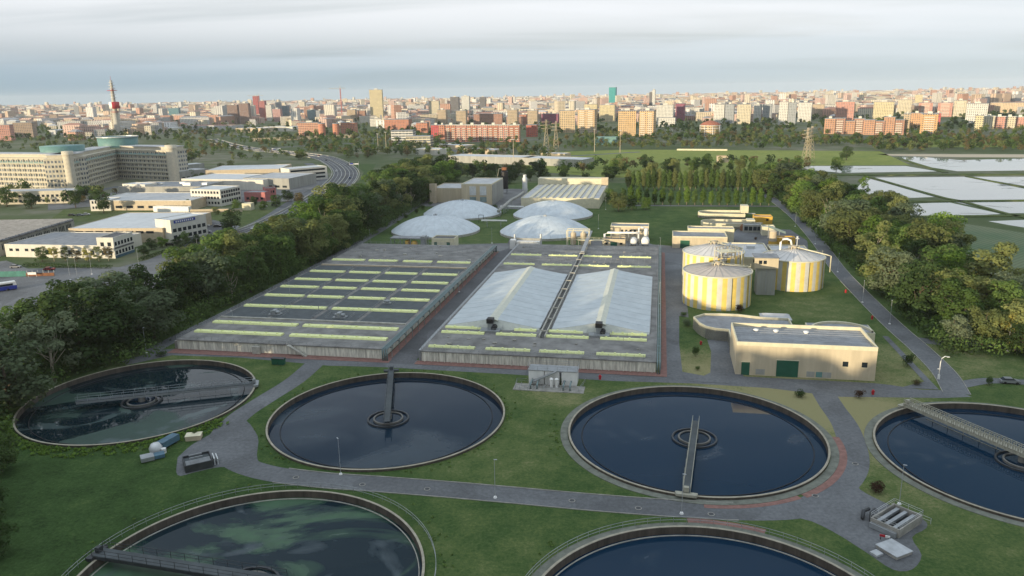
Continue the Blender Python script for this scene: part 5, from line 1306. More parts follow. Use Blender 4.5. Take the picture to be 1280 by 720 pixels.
# rough tall weeds round the far left tank and in the lawn
def weeds(name, pts, h, s, col_, seed):
    rg = random.Random(seed); m = MB(); m.ml = ['bark']
    for x, y in pts: leaf_blob(m, rg, (x, y, h*.3), h, 8, s)
    o = m.build(name, None) if 0 else None
    me = bpy.data.meshes.new(name); me.from_pydata(m.v, [], m.f); me.materials.append(LEAF[col_]); o = bpy.data.objects.new(name, me); COL.objects.link(o)
    return tag(o, kind='stuff')
pts = []
for i in range(420):
    a = radians(random.uniform(200, 330)); r = TR+.8+random.random()**2*4; pts.append((TANKS['A'][0]+r*cos(a), TANKS['A'][1]+r*sin(a)))
weeds('weeds', pts, .55, .35, 'bright green', 8)
pts = []
for i in range(500):
    k_ = random.choice('BCEF'); a = random.uniform(0, 6.28); r = TR+(2.4 if k_ in 'CEF' else .7)+random.random()**2*2.5; pts.append((TANKS[k_][0]+r*cos(a), TANKS[k_][1]+r*sin(a)))
pts = [p for p in pts if p[1] > 60 and min((Vector(p)-h).length for h in FRONT) > 4.4 and row_of(*p, 0)[0] < 700]
weeds('weeds', pts, .3, .22, 'mid green', 9)

# ------------------------------------------------------------------ industrial side (left)
def on(p0, p1): return front(p0, p1)
def winrow(x0, x1, n, z0, z1, f=.55):
    s = (x1-x0)/n; return [(x0+s*i+s*(1-f)/2, x0+s*i+s*(1+f)/2, z0, z1) for i in range(n)]
WL = 'white_wall'; mk('white_wall', (.62, .60, .53), .8, var=.12, scale=.4, streak=True)
o, rz, L = on((8, 321), (124, 323))
t = shed('workshop_building', 'low long white workshop with small windows and grey roof beside the saplings', 'building', o, rz, L, 32, 6, wall=WL, roof='roof_grey', wins=winrow(1.5, 8, 2, 2.8, 4)+winrow(9.5, 16, 2, 2.8, 4)+winrow(20, L-1, 7, 1.5, 3.6, .5), par=.4)
o, rz, L = on((124, 323), (145, 323)); rz0 = rz
t = shed('office_block', 'two-storey white block with bluish glazed side wall beside the workshop', 'building', o, rz-.03, L, 15, 9.6, wall=WL, roof='roof_dark', wins=winrow(.8, L-.4, 2, 1.6, 3.4, .5)+winrow(.8, L-.4, 2, 5.6, 7.4, .5), par=.5,
         side=[(.8+i*2.4, 2.3+i*2.4, z, z+1.7) for i in range(6) for z in (1.6, 5.6)])
MB().box(L+.003, .3, 4.2, L+.25, 14.7, 4.9).build('side_band', 'roof_dark', t); MB().box(L+.003, .2, 0, L+.12, 14.8, 1.2).build('side_base', 'blue_steel', t)
o, rz, L = on((88, 303), (205, 303))
t = shed('warehouse', 'wide warehouse with flat white roof behind the low white workshop', 'building', o, rz, L, 52, 7.2, wall='beige', roof='roof_white', wins=winrow(3, L-4, 8, 4.6, 5.8, .75), par=.3)

o, rz, L = on((197, 301), (216, 303))
t = shed('office_block', 'white three-storey block with a dark roof sign at the warehouse end', 'building', o, rz, L, 22, 11.2, wall=WL, roof='roof_white', par=.4, side=[(1+i*3, 3.1+i*3, z, z+1.8) for i in range(7) for z in (1.4, 4.8)])
MB().box(L+.01, 2, 9.2, L+.2, 15, 10.6).build('sign_panel', 'blue_paint', t)
for i in range(9): MB().box(L+.2, 3+i*1.25, 9.5, L+.26, 3.7+i*1.25, 10.3).build('sign_letter', 'white_paint', t)
# saw-tooth works cut by the left edge
A_ = Vector(at(0, 321)); B_ = Vector(at(93, 291)); dv = (B_-A_)
t = thing('factory_building', 'grey factory with close-ribbed long roof cut by the left edge', 'building', (A_.x, A_.y, 0), math.atan2(dv.y, dv.x)-pi/2)
Lf = dv.length*1.02; Hf = 7.0
MB().box(-95, 0, -.1, 0, Lf, Hf).build('wall', 'grey_wall', t)
m = MB(); n = 26
for i in range(n):
    y0, y1 = Lf*i/n, Lf*(i+1)/n
    m.add([(-95.3, y0, Hf+.01), (.4, y0, Hf+.01), (.4, y1, Hf+.01), (-95.3, y1, Hf+.01), (-95.3, y0+.3, Hf+.9), (.4, y0+.3, Hf+.9)], [(0,1,5,4),(4,5,2,3),(1,2,5),(3,0,4)])
m.build('roof', 'roof_grey', t)
for i in range(9):
    y = 2+i*(Lf-4)/9
    MB().box(.01, y, Hf-.2, 1.5, y+(Lf-4)/9-1.2, Hf+.35).build('canopy', 'roof_dark', t)
    for j in range(4): MB().box(-.03, y+.6+j*1.35, 2.6, .06, y+1.3+j*1.35, 5.4).build('window', 'glass_dark', t)
MB().box(-60, Lf-6, Hf+.9, -52, Lf-2, Hf+3).build('roof_unit', 'grey_wall', t)
# fence, banner, boat
o, rz, L = on((-20, 347), (68, 345)); t = thing('screen_fence', 'teal screen fence with red lower stretch in front of the workshop yard', 'fence', o, rz)
MB().box(0, 0, .1, L*.6, .1, 2.4).build('screen_panel', 'teal_fence', t); MB().box(L*.6+.003, 0, .1, L, .1, 1.4).build('red_panel', 'rust', t)
m = MB()
for i in range(14): m.box(L*i/13-.06, .12, 0, L*i/13+.06, .22, 2.5)
m.build('post', 'galvanised', t)
t = thing('banner', 'white banner hanging on the red stretch of the screen fence', 'banner', (*at(36, 346.5), 0), rz); MB().box(0, -.4, 1.1, 3.4, -.34, 2.1).build('cloth', 'white_paint', t); MB().box(0, -.33, 0, .1, -.25, 2.2).box(3.3, -.33, 0, 3.4, -.25, 2.2).build('post', 'galvanised', t)
o, rz, L = on((-25, 369), (22, 362)); t = thing('coach', 'blue and white coach parked at the left edge of the photo', 'coach', o, rz)
MB().box(0, 0, .45, L, 2.6, 1.9).build('lower_body', 'blue_paint', t); MB().box(0, 0, 1.903, L, 2.6, 3.3, .96).build('upper_body', 'white_paint', t); MB().box(.6, -.03, 1.95, L-1.2, .05, 2.75).build('window', 'glass_dark', t)
for x in (2, L-3): m = MB().lathe([(.01, -.2), (.5, -.2), (.5, .2), (.01, .2)], 14); m.v = [(v[0]+x, v[2]+.2, v[1]+.5) for v in m.v]; m.build('wheel', 'tyre', t)
# cluster of works behind the field
def blk(name, lb, p0, p1, d, h, wall, roof, rows=0, n=0, **kw):
    o, rz, L = on(p0, p1); ws = []
    for r in range(rows): ws += winrow(.8, L-.8, n, 1.4+r*3.4, 3.0+r*3.4, .6)
    return shed(name, lb, 'building', o, rz, L, d, h, wall=wall, roof=roof, wins=ws, par=.4, **kw)
blk('workshop_building', 'long low pale works with loading bays behind the mown field', (114, 263), (240, 263), 40, 6.5, 'beige', 'roof_pale', 1, 9, trim='white_wall')
blk('office_block', 'white two-storey house-like block at the left end of the low works', (114, 264), (139, 263.5), 15, 7, WL, 'roof_white', 2, 6)
blk('office_block', 'white office block with dark glazed side before the roofs cluster', (240, 257), (277, 258), 22, 11, WL, 'roof_white', 3, 9, side=[(1+i*2.6, 3+i*2.6, z, z+1.8) for i in range(8) for z in (2, 5.4, 8)])
blk('container', 'white box trailer standing by the low works', (192, 265), (236, 266), 3, 3.6, 'white_paint', 'roof_white')
blk('workshop_building', 'grey hall with wide shallow roof among the works cluster', (150, 247), (252, 247), 34, 8, 'grey_wall', 'roof_grey', 0, 0, rooftop=[(10, 10, 2, 1.5, 1.6), (25, 14, 2, 2, 1.4), (48, 10, 3, 1.5, 2), (38, 22, 2, 2, 1.2), (60, 14, 2, 2, 1.5)])
blk('workshop_building', 'white low block with flat roof left of the grey hall', (155, 246), (183, 247), 12, 9.5, WL, 'roof_white', 1, 3)
blk('workshop_building', 'long pale roofed hall nearest the office complex end tower', (228, 236), (330, 238), 40, 8, WL, 'roof_white', 0, 0)
blk('workshop_building', 'pale blue-roofed hall between the long hall and the highway', (305, 236), (362, 237), 42, 8.5, 'grey_wall', 'roof_pale', 1, 6)
blk('office_block', 'three-storey white building with ribbon windows at the highway bend', (352, 226), (363, 228), 34, 11, WL, 'roof_white', 2, 3, side=[(1, 32, z, z+1.5) for z in (1.8, 5, 8.2)])
blk('workshop_building', 'pale flat hall behind the white building at the bend', (258, 226), (350, 224), 46, 9, 'beige', 'roof_white', 0, 0)
blk('workshop_building', 'small pale green hall right of the office complex end tower', (226, 226), (262, 222), 20, 8, 'grey_wall', 'roof_pale', 1, 6)
blk('workshop_building', 'pink walled workshop in front of the pale blue-roofed hall', (306, 252), (332, 252), 12, 6.4, 'pink_wall', 'roof_grey', 1, 4)
blk('workshop_building', 'dark red and blue small building right of the pink workshop', (333, 250), (346, 249), 10, 8, 'pink_wall', 'roof_dark', 2, 3)
blk('hut', 'small cream hut at the right end of the field wall', (303, 263), (314, 263), 5, 4.4, 'cream_trim', 'roof_pale')
blk('workshop_building', 'low grey building with a blue roof sign beside the office complex', (226, 213), (256, 210), 14, 5, 'grey_wall', 'roof_white')
o, rz, L = on((238, 266), (303, 265)); t = thing('boundary_wall', 'low pale wall along the far edge of the mown field', 'wall', o, rz); MB().box(0, 0, 0, L, .3, 2).build('wall', 'beige', t); MB().box(-.1, -.1, 2.003, L+.1, .4, 2.15).build('coping', 'pale_concrete', t)
for i, (u, v, r, c, lb) in enumerate(((257, 283, .1, WH, 'white car nearest the field in the car park'), (259, 291, .2, GR, 'silver-grey car in the middle of the car park'), (269, 297, .1, WH, 'white car at the front of the car park'), (282, 291, -.2, WH, 'white car right of the lone round tree car park row'),
        (248, 284, 1.5, BL, 'blue car beside the white office wall'), (272, 284, .3, BK, 'black car under the lone round tree'), (239, 300, .8, GR, 'grey car beside the white three-storey block'), (212, 307, .3, BK, 'black car in the shade of the hedge'), (100, 270, .3, GR, 'grey car left of the low works'), (108, 269, .2, WH, 'white car left of the low works'), (90, 270, .1, BK, 'black car under the trees by the works'))):
    car(lb, (*at(u, v), .07), r, c, 'cars in the car parks')
ids = [5, 10, 14, 19, 24, 28, 33, 38, 43, 49, 54, 60, 66, 71]
for n_, i in enumerate(ids):
    p = HW[i]; d_ = (HW[i+1]-HW[i-1]).normalized(); off = (5.2, -5.2, 8.4, -8.4)[n_ % 4]; c = (WH, GR, BK, RD, WH, BL)[n_ % 6]
    car(f'{ordw(n_+1)} highway car counted from the near end, {c[0]}', (p.x-d_.y*off, p.y+d_.x*off, .12), math.atan2(d_.y, d_.x)+(pi if off > 0 else 0), c, 'cars on the highway')
for u, v, s, lb in ((418, 248, 1., 'double white direction sign over the near highway bend'), (443, 212, .7, 'white direction sign at the outer highway edge'), (346, 193, .9, 'white double sign far along the highway')):
    t = thing('road_sign', lb, 'road sign', at(u, v), .1, 'highway signs')
    MB().box(-6*s, 0, 5, -.3, .2, 8.4*s).build('sign_board', 'white_paint', t); MB().box(.3, 0, 5, 6*s, .2, 8.4*s).build('sign_board', 'white_paint', t); MB().box(-5.5*s, -.03, 5.2, -.8, -.003, 6.4).build('blue_field', 'blue_paint', t)
    MB().box(-6.2*s, .22, 0, -5.9*s, .5, 8).box(5.9*s, .22, 0, 6.2*s, .5, 8).box(-5.9*s, .25, 4.6, 5.9*s, .45, 4.9).build('gantry', 'galvanised', t)
for i, (u, v) in enumerate(((97, 349), (88, 350), (174, 336), (115, 343), (248, 322))):
    dup(lp, at(u, v), 1, f'{ordw(i+1)} lamp post from the left along the industrial road' if i < 5 else None, 'industrial road lamps') if 0 else dup(lp, at(u, v), 1, ('second lamp post in front of the workshop hedge', 'leftmost lamp post in front of the workshop hedge', 'lamp post beside the glazed office corner', 'rightmost lamp post at the workshop hedge', 'lamp post where the industrial road bends')[i], 'industrial road lamps', 1.15)

# curved office complex
OF = facade((.50, .465, .37), (.06, .07, .08), 2.6, 3.6, .62, .5)
def wing(t, a, b, depth, h, name='wing', storeys=8):
    ax_, bx_ = Vector(a), Vector(b); d = bx_-ax_; Lw = d.length; r = MB()
    o = r.box(0, 0, -.1, Lw, depth, h-3).build(name, OF, t, (ax_.x, ax_.y, 0), math.atan2(d.y, d.x))
    for s in range(storeys-1): MB().box(-.3, -.7, 3.4+s*3.6, Lw+.3, -.003, 4.5+s*3.6).build('balcony_band', 'office_stone', o)
    m = MB(); n = int(Lw/5.2)
    for i in range(n+1): m.box(Lw*i/n-.25, -.5, 0, Lw*i/n+.25, -.004, h-3.2)
    m.build('pier', 'office_stone', o)
    MB().add([(-.2, -.9, h-6.6), (Lw+.2, -.9, h-6.6), (Lw+.2, 1.6, h-3.0), (-.2, 1.6, h-3.0)], [(0,1,2,3)]).build('sloped_glazing', 'teal', o)
    MB().box(-.4, -.4, h-3.0+.004, Lw+.4, depth+.4, h-2.4).box(1, 4, h-2.396, Lw-1, depth-2, h).build('roof_storey', 'office_stone', o)
    MB().box(.5, 3.2, h+.003, Lw-.5, depth-1, h+.5).build('roof', 'roof_pale', o)
    return o
t = thing('office_complex', 'large curved beige office complex with green glazed drums on its roof', 'office complex', (0, 0, 0))
a0, a1, a2, a3 = at(-75, 236), at(88, 240), at(150, 223), at(214, 226)
wing(t, a0, a1, 20, 28.5, storeys=7); wing(t, at(96, 240), a2, 20, 28.5, storeys=7); wing(t, a2, a3, 20, 28.5, storeys=7)
for (x, y), r in ((at(92, 241), 3.6), (at(219, 229), 4.2)): MB().cyl(x, y, 0, 31.5, r, 24).lathe([(r+.5, 29), (r+.5, 31.8), (.01, 32)], 24, (x, y)).build('round_tower', 'office_stone', t)
x, y = at(60, 238); MB().lathe([(16, 27.5), (16.5, 33.5), (.01, 33.6)], 40, (x+2, y+26)).build('glass_drum', 'teal', t)
x, y = at(143, 223); MB().lathe([(16.5, 27.5), (17, 36), (.01, 36.2)], 40, (x, y+16)).build('glass_drum', 'teal', t); MB().ring(16.8, 17.6, 36.1, 36.7, 40, (x, y+16)).build('drum_rim', 'white_metal', t)
wing2 = blk('office_wing', 'long low cream wing with windows in front of the curved office complex', (-60, 257), (95, 254), 16, 9, 'office_stone', 'roof_pale', 2, 26)

# telecom tower, pylons, masts
x, y = at(148, 168)
t = thing('telecom_tower', 'tall tapering telecom tower with red and white antenna drums', 'tower', (x, y), 0)
MB().lathe([(9, -.1), (6, 14), (4.6, 40), (3.8, 62), (3.4, 76), (2.6, 96), (2.4, 106), (.01, 106.2)], 24).build('shaft', 'pale_concrete', t)
MB().lathe([(3.6, 50.5), (9.6, 51), (9.6, 64), (3.6, 64.3)], 24, a0=-pi/2, a1=pi/2).build('red_drum', 'red_panel_paint' if 'red_panel_paint' in M else 'red_paint', t); MB().lathe([(3.6, 50.6), (9.5, 51.1), (9.5, 63.9), (3.6, 64.2)], 24, a0=pi/2, a1=3*pi/2).build('white_drum', 'white_paint', t)
for z, r in ((44, 7.5), (72, 6), (78, 6.4), (86, 9.5), (90, 6.5), (96, 6.5), (101, 5)): MB().lathe([(1.4, z-.5), (r, z), (r, z+.8), (1.4, z+1)], 20).build('platform', 'red_paint' if z in (86, 44) else 'white_metal', t)
for i in range(8): a = i*.8; MB().lathe([(.01, 0), (1.1, .3), (1.1, .6), (.01, .7)], 10, (4.8*cos(a), 4.8*sin(a))).build('dish', 'white_paint', t).location = (0, 0, 88+(i % 3)*4)
MB().cyl(0, 0, 106, 114, .3, 6).build('mast', 'red_paint', t)
def pylon(lb, x, y, h, rz=0.):
    t = thing('power_pylon', lb, 'pylon', (x, y), rz, 'lattice power pylons'); m = MB(); w0, w1 = h*.10, h*.018; n = 9
    def P(k, f): wv = w0+(w1-w0)*min(1, f*1.25); return (wv*(1, 1, -1, -1)[k], wv*(1, -1, -1, 1)[k], h*f)
    for k_ in range(4):
        m.tube([P(k_, 0), P(k_, .8), P(k_, 1)], .16, 4)
        for i in range(n): m.tube([P(k_, i/n), P((k_+1) % 4, (i+1)/n)], .09, 4); m.tube([P((k_+1) % 4, i/n), P(k_, (i+1)/n)], .09, 4)
    m.build('lattice', 'beige', t)
    for f, wd_ in ((.72, .16), (.82, .20), (.92, .15)):
        a = MB(); a.tube([(-h*wd_, 0, h*f), (0, 0, h*f+h*.02), (h*wd_, 0, h*f)], .14, 4); a.tube([(-h*wd_, 0, h*f), (0, 0, h*f-h*.02), (h*wd_, 0, h*f)], .1, 4); a.build('crossarm', 'beige', t)
    return t
pylon('left lattice pylon of the pair before the cream twin towers', *at(683, 190), 38); pylon('right lattice pylon of the pair before the cream twin towers', *at(695, 192), 37)
pylon('left lattice pylon at the right meadow', *at(1007, 204), 33, .3); pylon('right lattice pylon at the right meadow', *at(1012, 203), 34, .3)
for u, v, h, lb in ((743, 190, 26, 'thin mast left of the green sheds'), (775, 191, 25, 'thin pale mast right of the green sheds'), (642, 205, 24, 'thin mast by the white roofs'), (473, 190, 22, 'thin mast left of the pair at the highway'), (483, 190, 24, 'thin mast right of the pair at the highway'), (560, 183, 22, 'thin mast before the long orange blocks')):
    t = thing('lamp_mast', lb, 'mast', at(u, v), 0, 'tall thin masts'); MB().cyl(0, 0, 0, h, .35, 6, .2).build('pole', 'beige', t); MB().box(-1.4, -.3, h, 1.4, .3, h+.5).build('lamp_head', 'white_metal', t)

# ------------------------------------------------------------------ the city
CR, OR, TN, WT, BR, PU, YE, GY, DK, PK = (.58, .52, .38), (.50, .22, .14), (.47, .37, .25), (.62, .61, .56), (.38, .21, .15), (.28, .08, .13), (.60, .52, .32), (.34, .36, .37), (.14, .13, .13), (.55, .28, .22)
COLN = {CR: 'cream', OR: 'orange-red', TN: 'tan', WT: 'white', BR: 'brick', PU: 'purple', YE: 'yellow', GY: 'grey', DK: 'dark', PK: 'pink'}
mk('w_pale', (.6, .58, .5), .8); RECT = []; COLS = []
def tower(lb, u0, u1, vt, vb, depth, colr, name='apartment_tower', rz=-.2, bal=0, win=(3.2, 3., .5, .45), roofm='roof_grey', split=.82, cat='building', slab=None, cap=True):
    x, y = at((u0+u1)/2, vb); dist = y*cos(PITCH)+CAMH*sin(PITCH); Wt = (u1-u0)/FPX*dist
    w_ = max(6, Wt*split); h = height_at((u0+u1)/2, vb, vt); rz += -math.atan2(x, y)*.6
    t = thing(name, lb, cat, (x, y), rz)
    fm = facade(colr, (.05, .06, .07), win[0], win[1], win[2], win[3], slab)
    MB().box(-w_/2, 0, -.2, w_/2, depth, h-.8).build('wall', fm, t)
    MB().box(-w_/2-.3, -.3, h-.8+.003, w_/2+.3, depth+.3, h).build('roof', roofm, t)
    if cap: MB().box(-w_*.14, depth*.3, h+.003, w_*.14, depth*.7, h+2.8).build('lift_house', 'w_pale', t)
    if bal:
        nf = max(2, int(h/3.1))
        for b in range(bal):
            xc = -w_/2+w_*(b+.5)/bal; o = MB()
            for f in range(1, nf): o.box(xc-w_/bal*.3, -1.3, f*3.1-.15, xc+w_/bal*.3, -.003, f*3.1+.9)
            o.build('balcony_stack', 'w_pale', t)
    RECT.append((x, y, max(w_, depth)*.8+8)); COLS.append((u0-1.5, u1+1.5, vb)); return t
T_ = tower
T_('tall cream tower standing alone left of centre', 463, 480, 112, 151, 16, YE, rz=-.1, win=(3, 3.2, .45, .5), split=.92)
T_('white podium block at the foot of the tall cream tower', 461, 479, 148, 158, 16, WT)
T_('olive tan slab left of the tall cream tower', 433, 446, 137, 151, 14, TN); T_('dark brown slab left of the tall cream tower', 446, 458, 138, 151, 14, BR)
T_('orange-red long block right of the tall cream tower', 477, 515, 149, 162, 30, OR, 'apartment_block', cap=False)
T_('orange-red banded complex, left half, below the red crane mast', 370, 402, 153, 170, 20, OR, 'apartment_block', slab=(.62, .56, .42)); T_('orange-red banded complex, right half', 424, 446, 153, 167, 20, OR, 'apartment_block')
for u, lb in ((403, 'left round orange-brown drum of the banded complex'), (421, 'right round orange-brown drum of the banded complex')):
    x, y = at(u, 171); t = thing('round_tower', lb, 'building', (x, y), 0, 'round brick drums'); MB().cyl(0, 0, 0, 22, 6, 24).build('wall', facade(OR, sx=4, wx=.2), t); MB().cyl(0, 0, 22.003, 23, 6.4, 24).build('roof', 'roof_grey', t)
T_('white and cream banded block, taller rear part, centre left', 486, 520, 163, 181, 18, WT, 'office_block', win=(5, 3.4, .92, .5), cap=False); T_('white and cream banded block, lower front part', 504, 542, 170, 184, 18, CR, 'office_block', win=(6, 3.4, .92, .5), cap=False)
T_('orange-red block with tree before it, centre left', 519, 536, 153, 166, 16, OR, 'apartment_block'); T_('bright red narrow slab left of the long orange row', 538, 551, 156, 172, 14, (.50, .09, .09), 'apartment_block')
for i in range(7):
    u0 = 557+i*13.2; T_(f'{ordw(i+1)} section from the left of the long orange-red apartment row', u0, u0+13.4, 156, 177.2, 13, OR if i % 2 == 0 else PK, 'apartment_block', rz=-.12, bal=2, split=.98, win=(3, 3, .5, .5), roofm='w_pale')
T_('orange-red slab left end of the long orange row', 548, 557, 156, 174, 12, OR, 'apartment_block')
T_('cream and dark tower left of the tan ones', 535, 551, 126, 148, 16, CR); T_('tan tower behind the left end of the orange row', 546, 559, 137, 158, 16, TN, win=(2.6, 3, .5, .5)); T_('dark brown high tower, left of centre', 562, 575, 121, 142, 18, DK)
T_('white and grey high tower, left of centre', 576, 588, 120, 140, 16, WT); T_('tan tower behind the middle of the orange row', 569, 584, 138, 158, 16, TN, win=(2.6, 3, .5, .5)); T_('dark round-looking brown tower near centre', 599, 608, 121, 140, 14, DK)
T_('tan tower behind the right end of the orange row', 633, 648, 137, 158, 16, TN, win=(2.6, 3, .5, .5)); T_('tan tower above the small red block', 658, 673, 138, 158, 16, TN, win=(2.6, 3, .5, .5)); T_('small red block below the tan tower', 656, 672, 156, 171, 14, (.5, .13, .08), 'apartment_block', cap=False)
T_('long dull red block behind the tan towers, left part', 588, 632, 142, 156, 14, BR, 'apartment_block', cap=False); T_('long dull red block behind the tan towers, right part', 674, 700, 142, 155, 14, PU, 'apartment_block', cap=False); T_('orange-red block between two tan towers', 648, 659, 143, 156, 14, OR, 'apartment_block')
T_('cream twin tower, plain left half of the left pair', 699, 719, 138, 166, 16, (.60, .46, .28), rz=-.05, split=.95); T_('cream twin tower with white balconies, right half of the left pair', 720, 745, 137, 169, 20, (.58, .42, .25), rz=-.25, bal=2, split=.85)
T_('yellow tower group, left part, behind the twin towers', 728, 748, 130, 152, 16, YE); T_('yellow tower group, right part, beside the teal tower', 747, 770, 131, 152, 16, YE)
T_('cream twin tower, left half of the right pair', 772, 795, 138, 170, 18, (.62, .44, .24), rz=-.05, split=.95); T_('cream twin tower with white balconies, right half of the right pair', 797, 818, 138, 171, 20, (.60, .42, .24), rz=-.25, bal=2, split=.85)
t = T_('teal glass tower rising above the centre of the skyline', 760, 770, 109, 133, 40, (.04, .30, .30), 'glass_tower', cap=False, win=(6, 4, .3, .3)); MB().box(-8, 8, 100, 8, 24, 116).build('crown_box', 'teal', t) if 0 else None
T_('thin pale spire tower right of the teal tower', 815, 818, 112, 138, 14, WT, 'spire_tower', split=1.2); T_('thin dark tower joined to the pale spire', 811.5, 814.5, 115, 138, 14, DK, 'spire_tower', split=1.2)
T_('white and grey slab left of the purple block', 818, 843, 131, 153, 16, WT, win=(3, 3, .4, .6)); T_('purple block right of the white slab', 843, 856, 129, 151, 20, PU); T_('low white block in front of the purple block', 818, 846, 147, 158, 14, WT, 'apartment_block', cap=False)
T_('long white low building on the slope, right of centre', 865, 881, 134, 144, 16, WT, 'apartment_block', cap=False)
for i, (a, b, c_, d_, col_) in enumerate(((891, 905, 130, 155, WT), (905, 917, 130, 155, GY), (920, 938, 130, 155, CR), (941, 951, 130, 153, WT), (952, 964, 130, 153, GY), (972, 984, 127, 156, WT), (984, 994, 128, 156, GY), (996, 1014, 128, 152, WT), (1014, 1030, 130, 146, TN))):
    T_(f'{ordw(i+1)} from the left in the row of whitish towers, {COLN[col_]}', a, b, c_, d_, 15, col_, win=(3, 3, .4, .5), split=.9)
t = thing('round_house', 'round block with red pyramid roof and white balcony frame before the towers', 'building', at(888, 171), -.2)
MB().cyl(0, 14, -.1, 17, 14, 16).build('wall', facade((.55, .42, .25)), t); MB().lathe([(15.5, 17), (11, 20.5), (4, 23), (.01, 23.5)], 16, (0, 14), False).build('roof', 'roof_red', t)
for z in (4, 8, 12, 16): MB().ring(14.8, 16, z, z+.5, 16, (0, 14)).build('balcony_ring', 'white_paint', t)
for i in range(8): a = 2*pi*i/8+.2; MB().cyl(15.4*cos(a), 14+15.4*sin(a), 0, 17, .4, 6).build('post', 'white_paint', t)
T_('brick and pink striped block right of the whitish row', 1042, 1068, 127, 150, 18, PK)
for i in range(8):
    u0 = 1030+i*12.3; T_(f'{ordw(i+1)} stepped part from the left of the long brick complex', u0, u0+12.4, 148+(i % 3)*1.5-(2 if i in (1, 6) else 0), 167.5+(i > 3), 16, BR if i % 2 else (.48, .27, .17), 'apartment_block', split=1., bal=1 if i % 2 else 0, cap=i % 3 == 0)
T_('orange-tan tower ending the long brick complex', 1127, 1136, 142, 168, 14, TN); T_('stepped orange-tan block, left part, right of the brick complex', 1136, 1152, 141, 160, 16, (.56, .33, .18)); T_('stepped orange-tan block, right part with red end', 1148, 1171, 142, 169, 18, (.56, .34, .16), bal=1)
T_('red end slab behind the stepped orange-tan block', 1167, 1175, 141, 158, 14, (.45, .1, .09))
T_('bright cream stepped tower right of the brick block', 1089, 1117, 127, 150, 18, YE); T_('tall cream tower pair left of the pink ones', 1120, 1139, 124, 145, 16, CR)
T_('pale yellow slim tower on the right skyline', 1142, 1152, 118, 136, 14, YE); T_('pinkish tower with purple side, left one', 1146, 1165, 128, 146, 18, PK, bal=1); T_('pinkish tower with purple side, right one', 1170, 1190, 128, 146, 18, PK, bal=1)
T_('cream and grey tower right of the pinkish towers', 1190, 1207, 125, 146, 16, CR, bal=1); T_('white stepped tower above the dark trees', 1205, 1233, 129, 155, 18, WT)
T_('yellow end block of the long terrace at the right', 1217, 1228, 144, 163, 16, YE, 'apartment_block')
for i in range(5): u0 = 1228+i*13; T_(f'{ordw(i+1)} section of the pinkish long terrace at the right edge', u0, u0+13.2, 145+i*.3, 161-i*.4, 16, PK if i % 2 else CR, 'apartment_block', split=1., roofm='w_pale')
for i in range(3): u0 = 1236+i*17; T_(f'{ordw(i+1)} part of the long cream slab at right skyline', u0, u0+17.2, 128, 141, 16, (.62, .48, .32), 'apartment_block', split=1., cap=False)
T_('brown block cluster at the far left edge, left part', -8, 16, 156, 176, 16, PK, 'apartment_block'); T_('brown block cluster at the far left edge, right part', 17, 44, 153, 172, 18, (.36, .27, .2), 'apartment_block')
for i, (a, b, c_, d_, col_, lb) in enumerate(((285, 299, 131, 155, (.25, .17, .14), 'unfinished brown tower, left of the pair'), (300, 313, 129, 155, (.27, .18, .15), 'unfinished brown tower, right of the pair'), (318, 325, 120, 150, (.38, .10, .10), 'tallest slender red tower of the red and white group'), (325, 333, 126, 151, (.40, .14, .13), 'second red tower of the red and white group'),
        (333, 341, 131, 151, WT, 'white tower of the red and white group'), (341, 352, 136, 152, (.5, .3, .28), 'pinkish low tower of the red and white group'), (345, 352, 128, 150, GY, 'grey tower behind the pinkish low one'), (353, 361, 132, 150, (.15, .22, .26), 'dark bluish glass tower right of the red and white group'), (264, 274, 135, 147, WT, 'white block left of the unfinished towers'), (384, 395, 137, 150, (.2, .3, .32), 'greenish glass block left of the crane mast'), (395, 404, 138, 150, GY, 'grey block beside the greenish glass block'), (211, 225, 135, 148, (.12, .26, .30), 'small teal block behind the telecom tower'))):
    T_(lb, a, b, c_, d_, 18, col_, split=.9)
for u, v, h, lb in ((428, 152, 46, 'red and white crane mast left of the tall cream tower'), (326, 151, 46, 'red tower crane above the red and white group')):
    t = thing('tower_crane', lb, 'crane', at(u, v), .4, 'tower cranes'); h = height_at(u, v, 107 if u > 400 else 117); m = MB()
    m.box(-1.2, -1.2, 0, 1.2, 1.2, h*.92).build('mast', 'red_white' if 'red_white' in M else 'pink_wall', t); MB().box(-30, -.8, h*.92+.003, 14, .8, h*.92+1.6).build('jib', 'white_metal', t); MB().box(-1, -1, h*.92+1.603, 1, 1, h).build('apex', 'white_metal', t)
blk('warehouse', 'wide white roof warehouse behind the dark trees, left part', (560, 203), (660, 206), 26, 7, 'grey_wall', 'roof_white'); blk('warehouse', 'wide white roof warehouse behind the dark trees, right part', (650, 206), (728, 209), 26, 7, 'grey_wall', 'roof_white')
blk('warehouse', 'small cream warehouse before the meadow by the pylons', (676, 197), (706, 198), 14, 5, 'beige', 'roof_white'); blk('warehouse', 'green roofed sheds beside the left meadow edge', (743, 181), (770, 181), 16, 10, 'teal', 'teal'); blk('farmhouse', 'low red roofed farmhouse hidden in trees beyond the poplars', (896, 203), (911, 203), 8, 6, 'beige', 'roof_red')
blk('warehouse', 'low white building among the highway trees, left', (520, 193), (550, 194), 18, 7, WL, 'roof_white'); blk('warehouse', 'low pale building right of the white banded block', (545, 186), (580, 188), 20, 6, 'beige', 'roof_white'); blk('warehouse', 'flat pale roof building left of the pylon pair', (580, 192), (618, 194), 20, 6, 'beige', 'roof_pale')
blk('field_store', 'low cream strip building on the far meadow edge', (846, 188), (909, 188.5), 4, 1.6, 'cream_trim', 'roof_pale'); blk('kiosk', 'tiny white cabin among trees right of the twin towers', (833, 168), (840, 168), 6, 7, WL, 'roof_white')
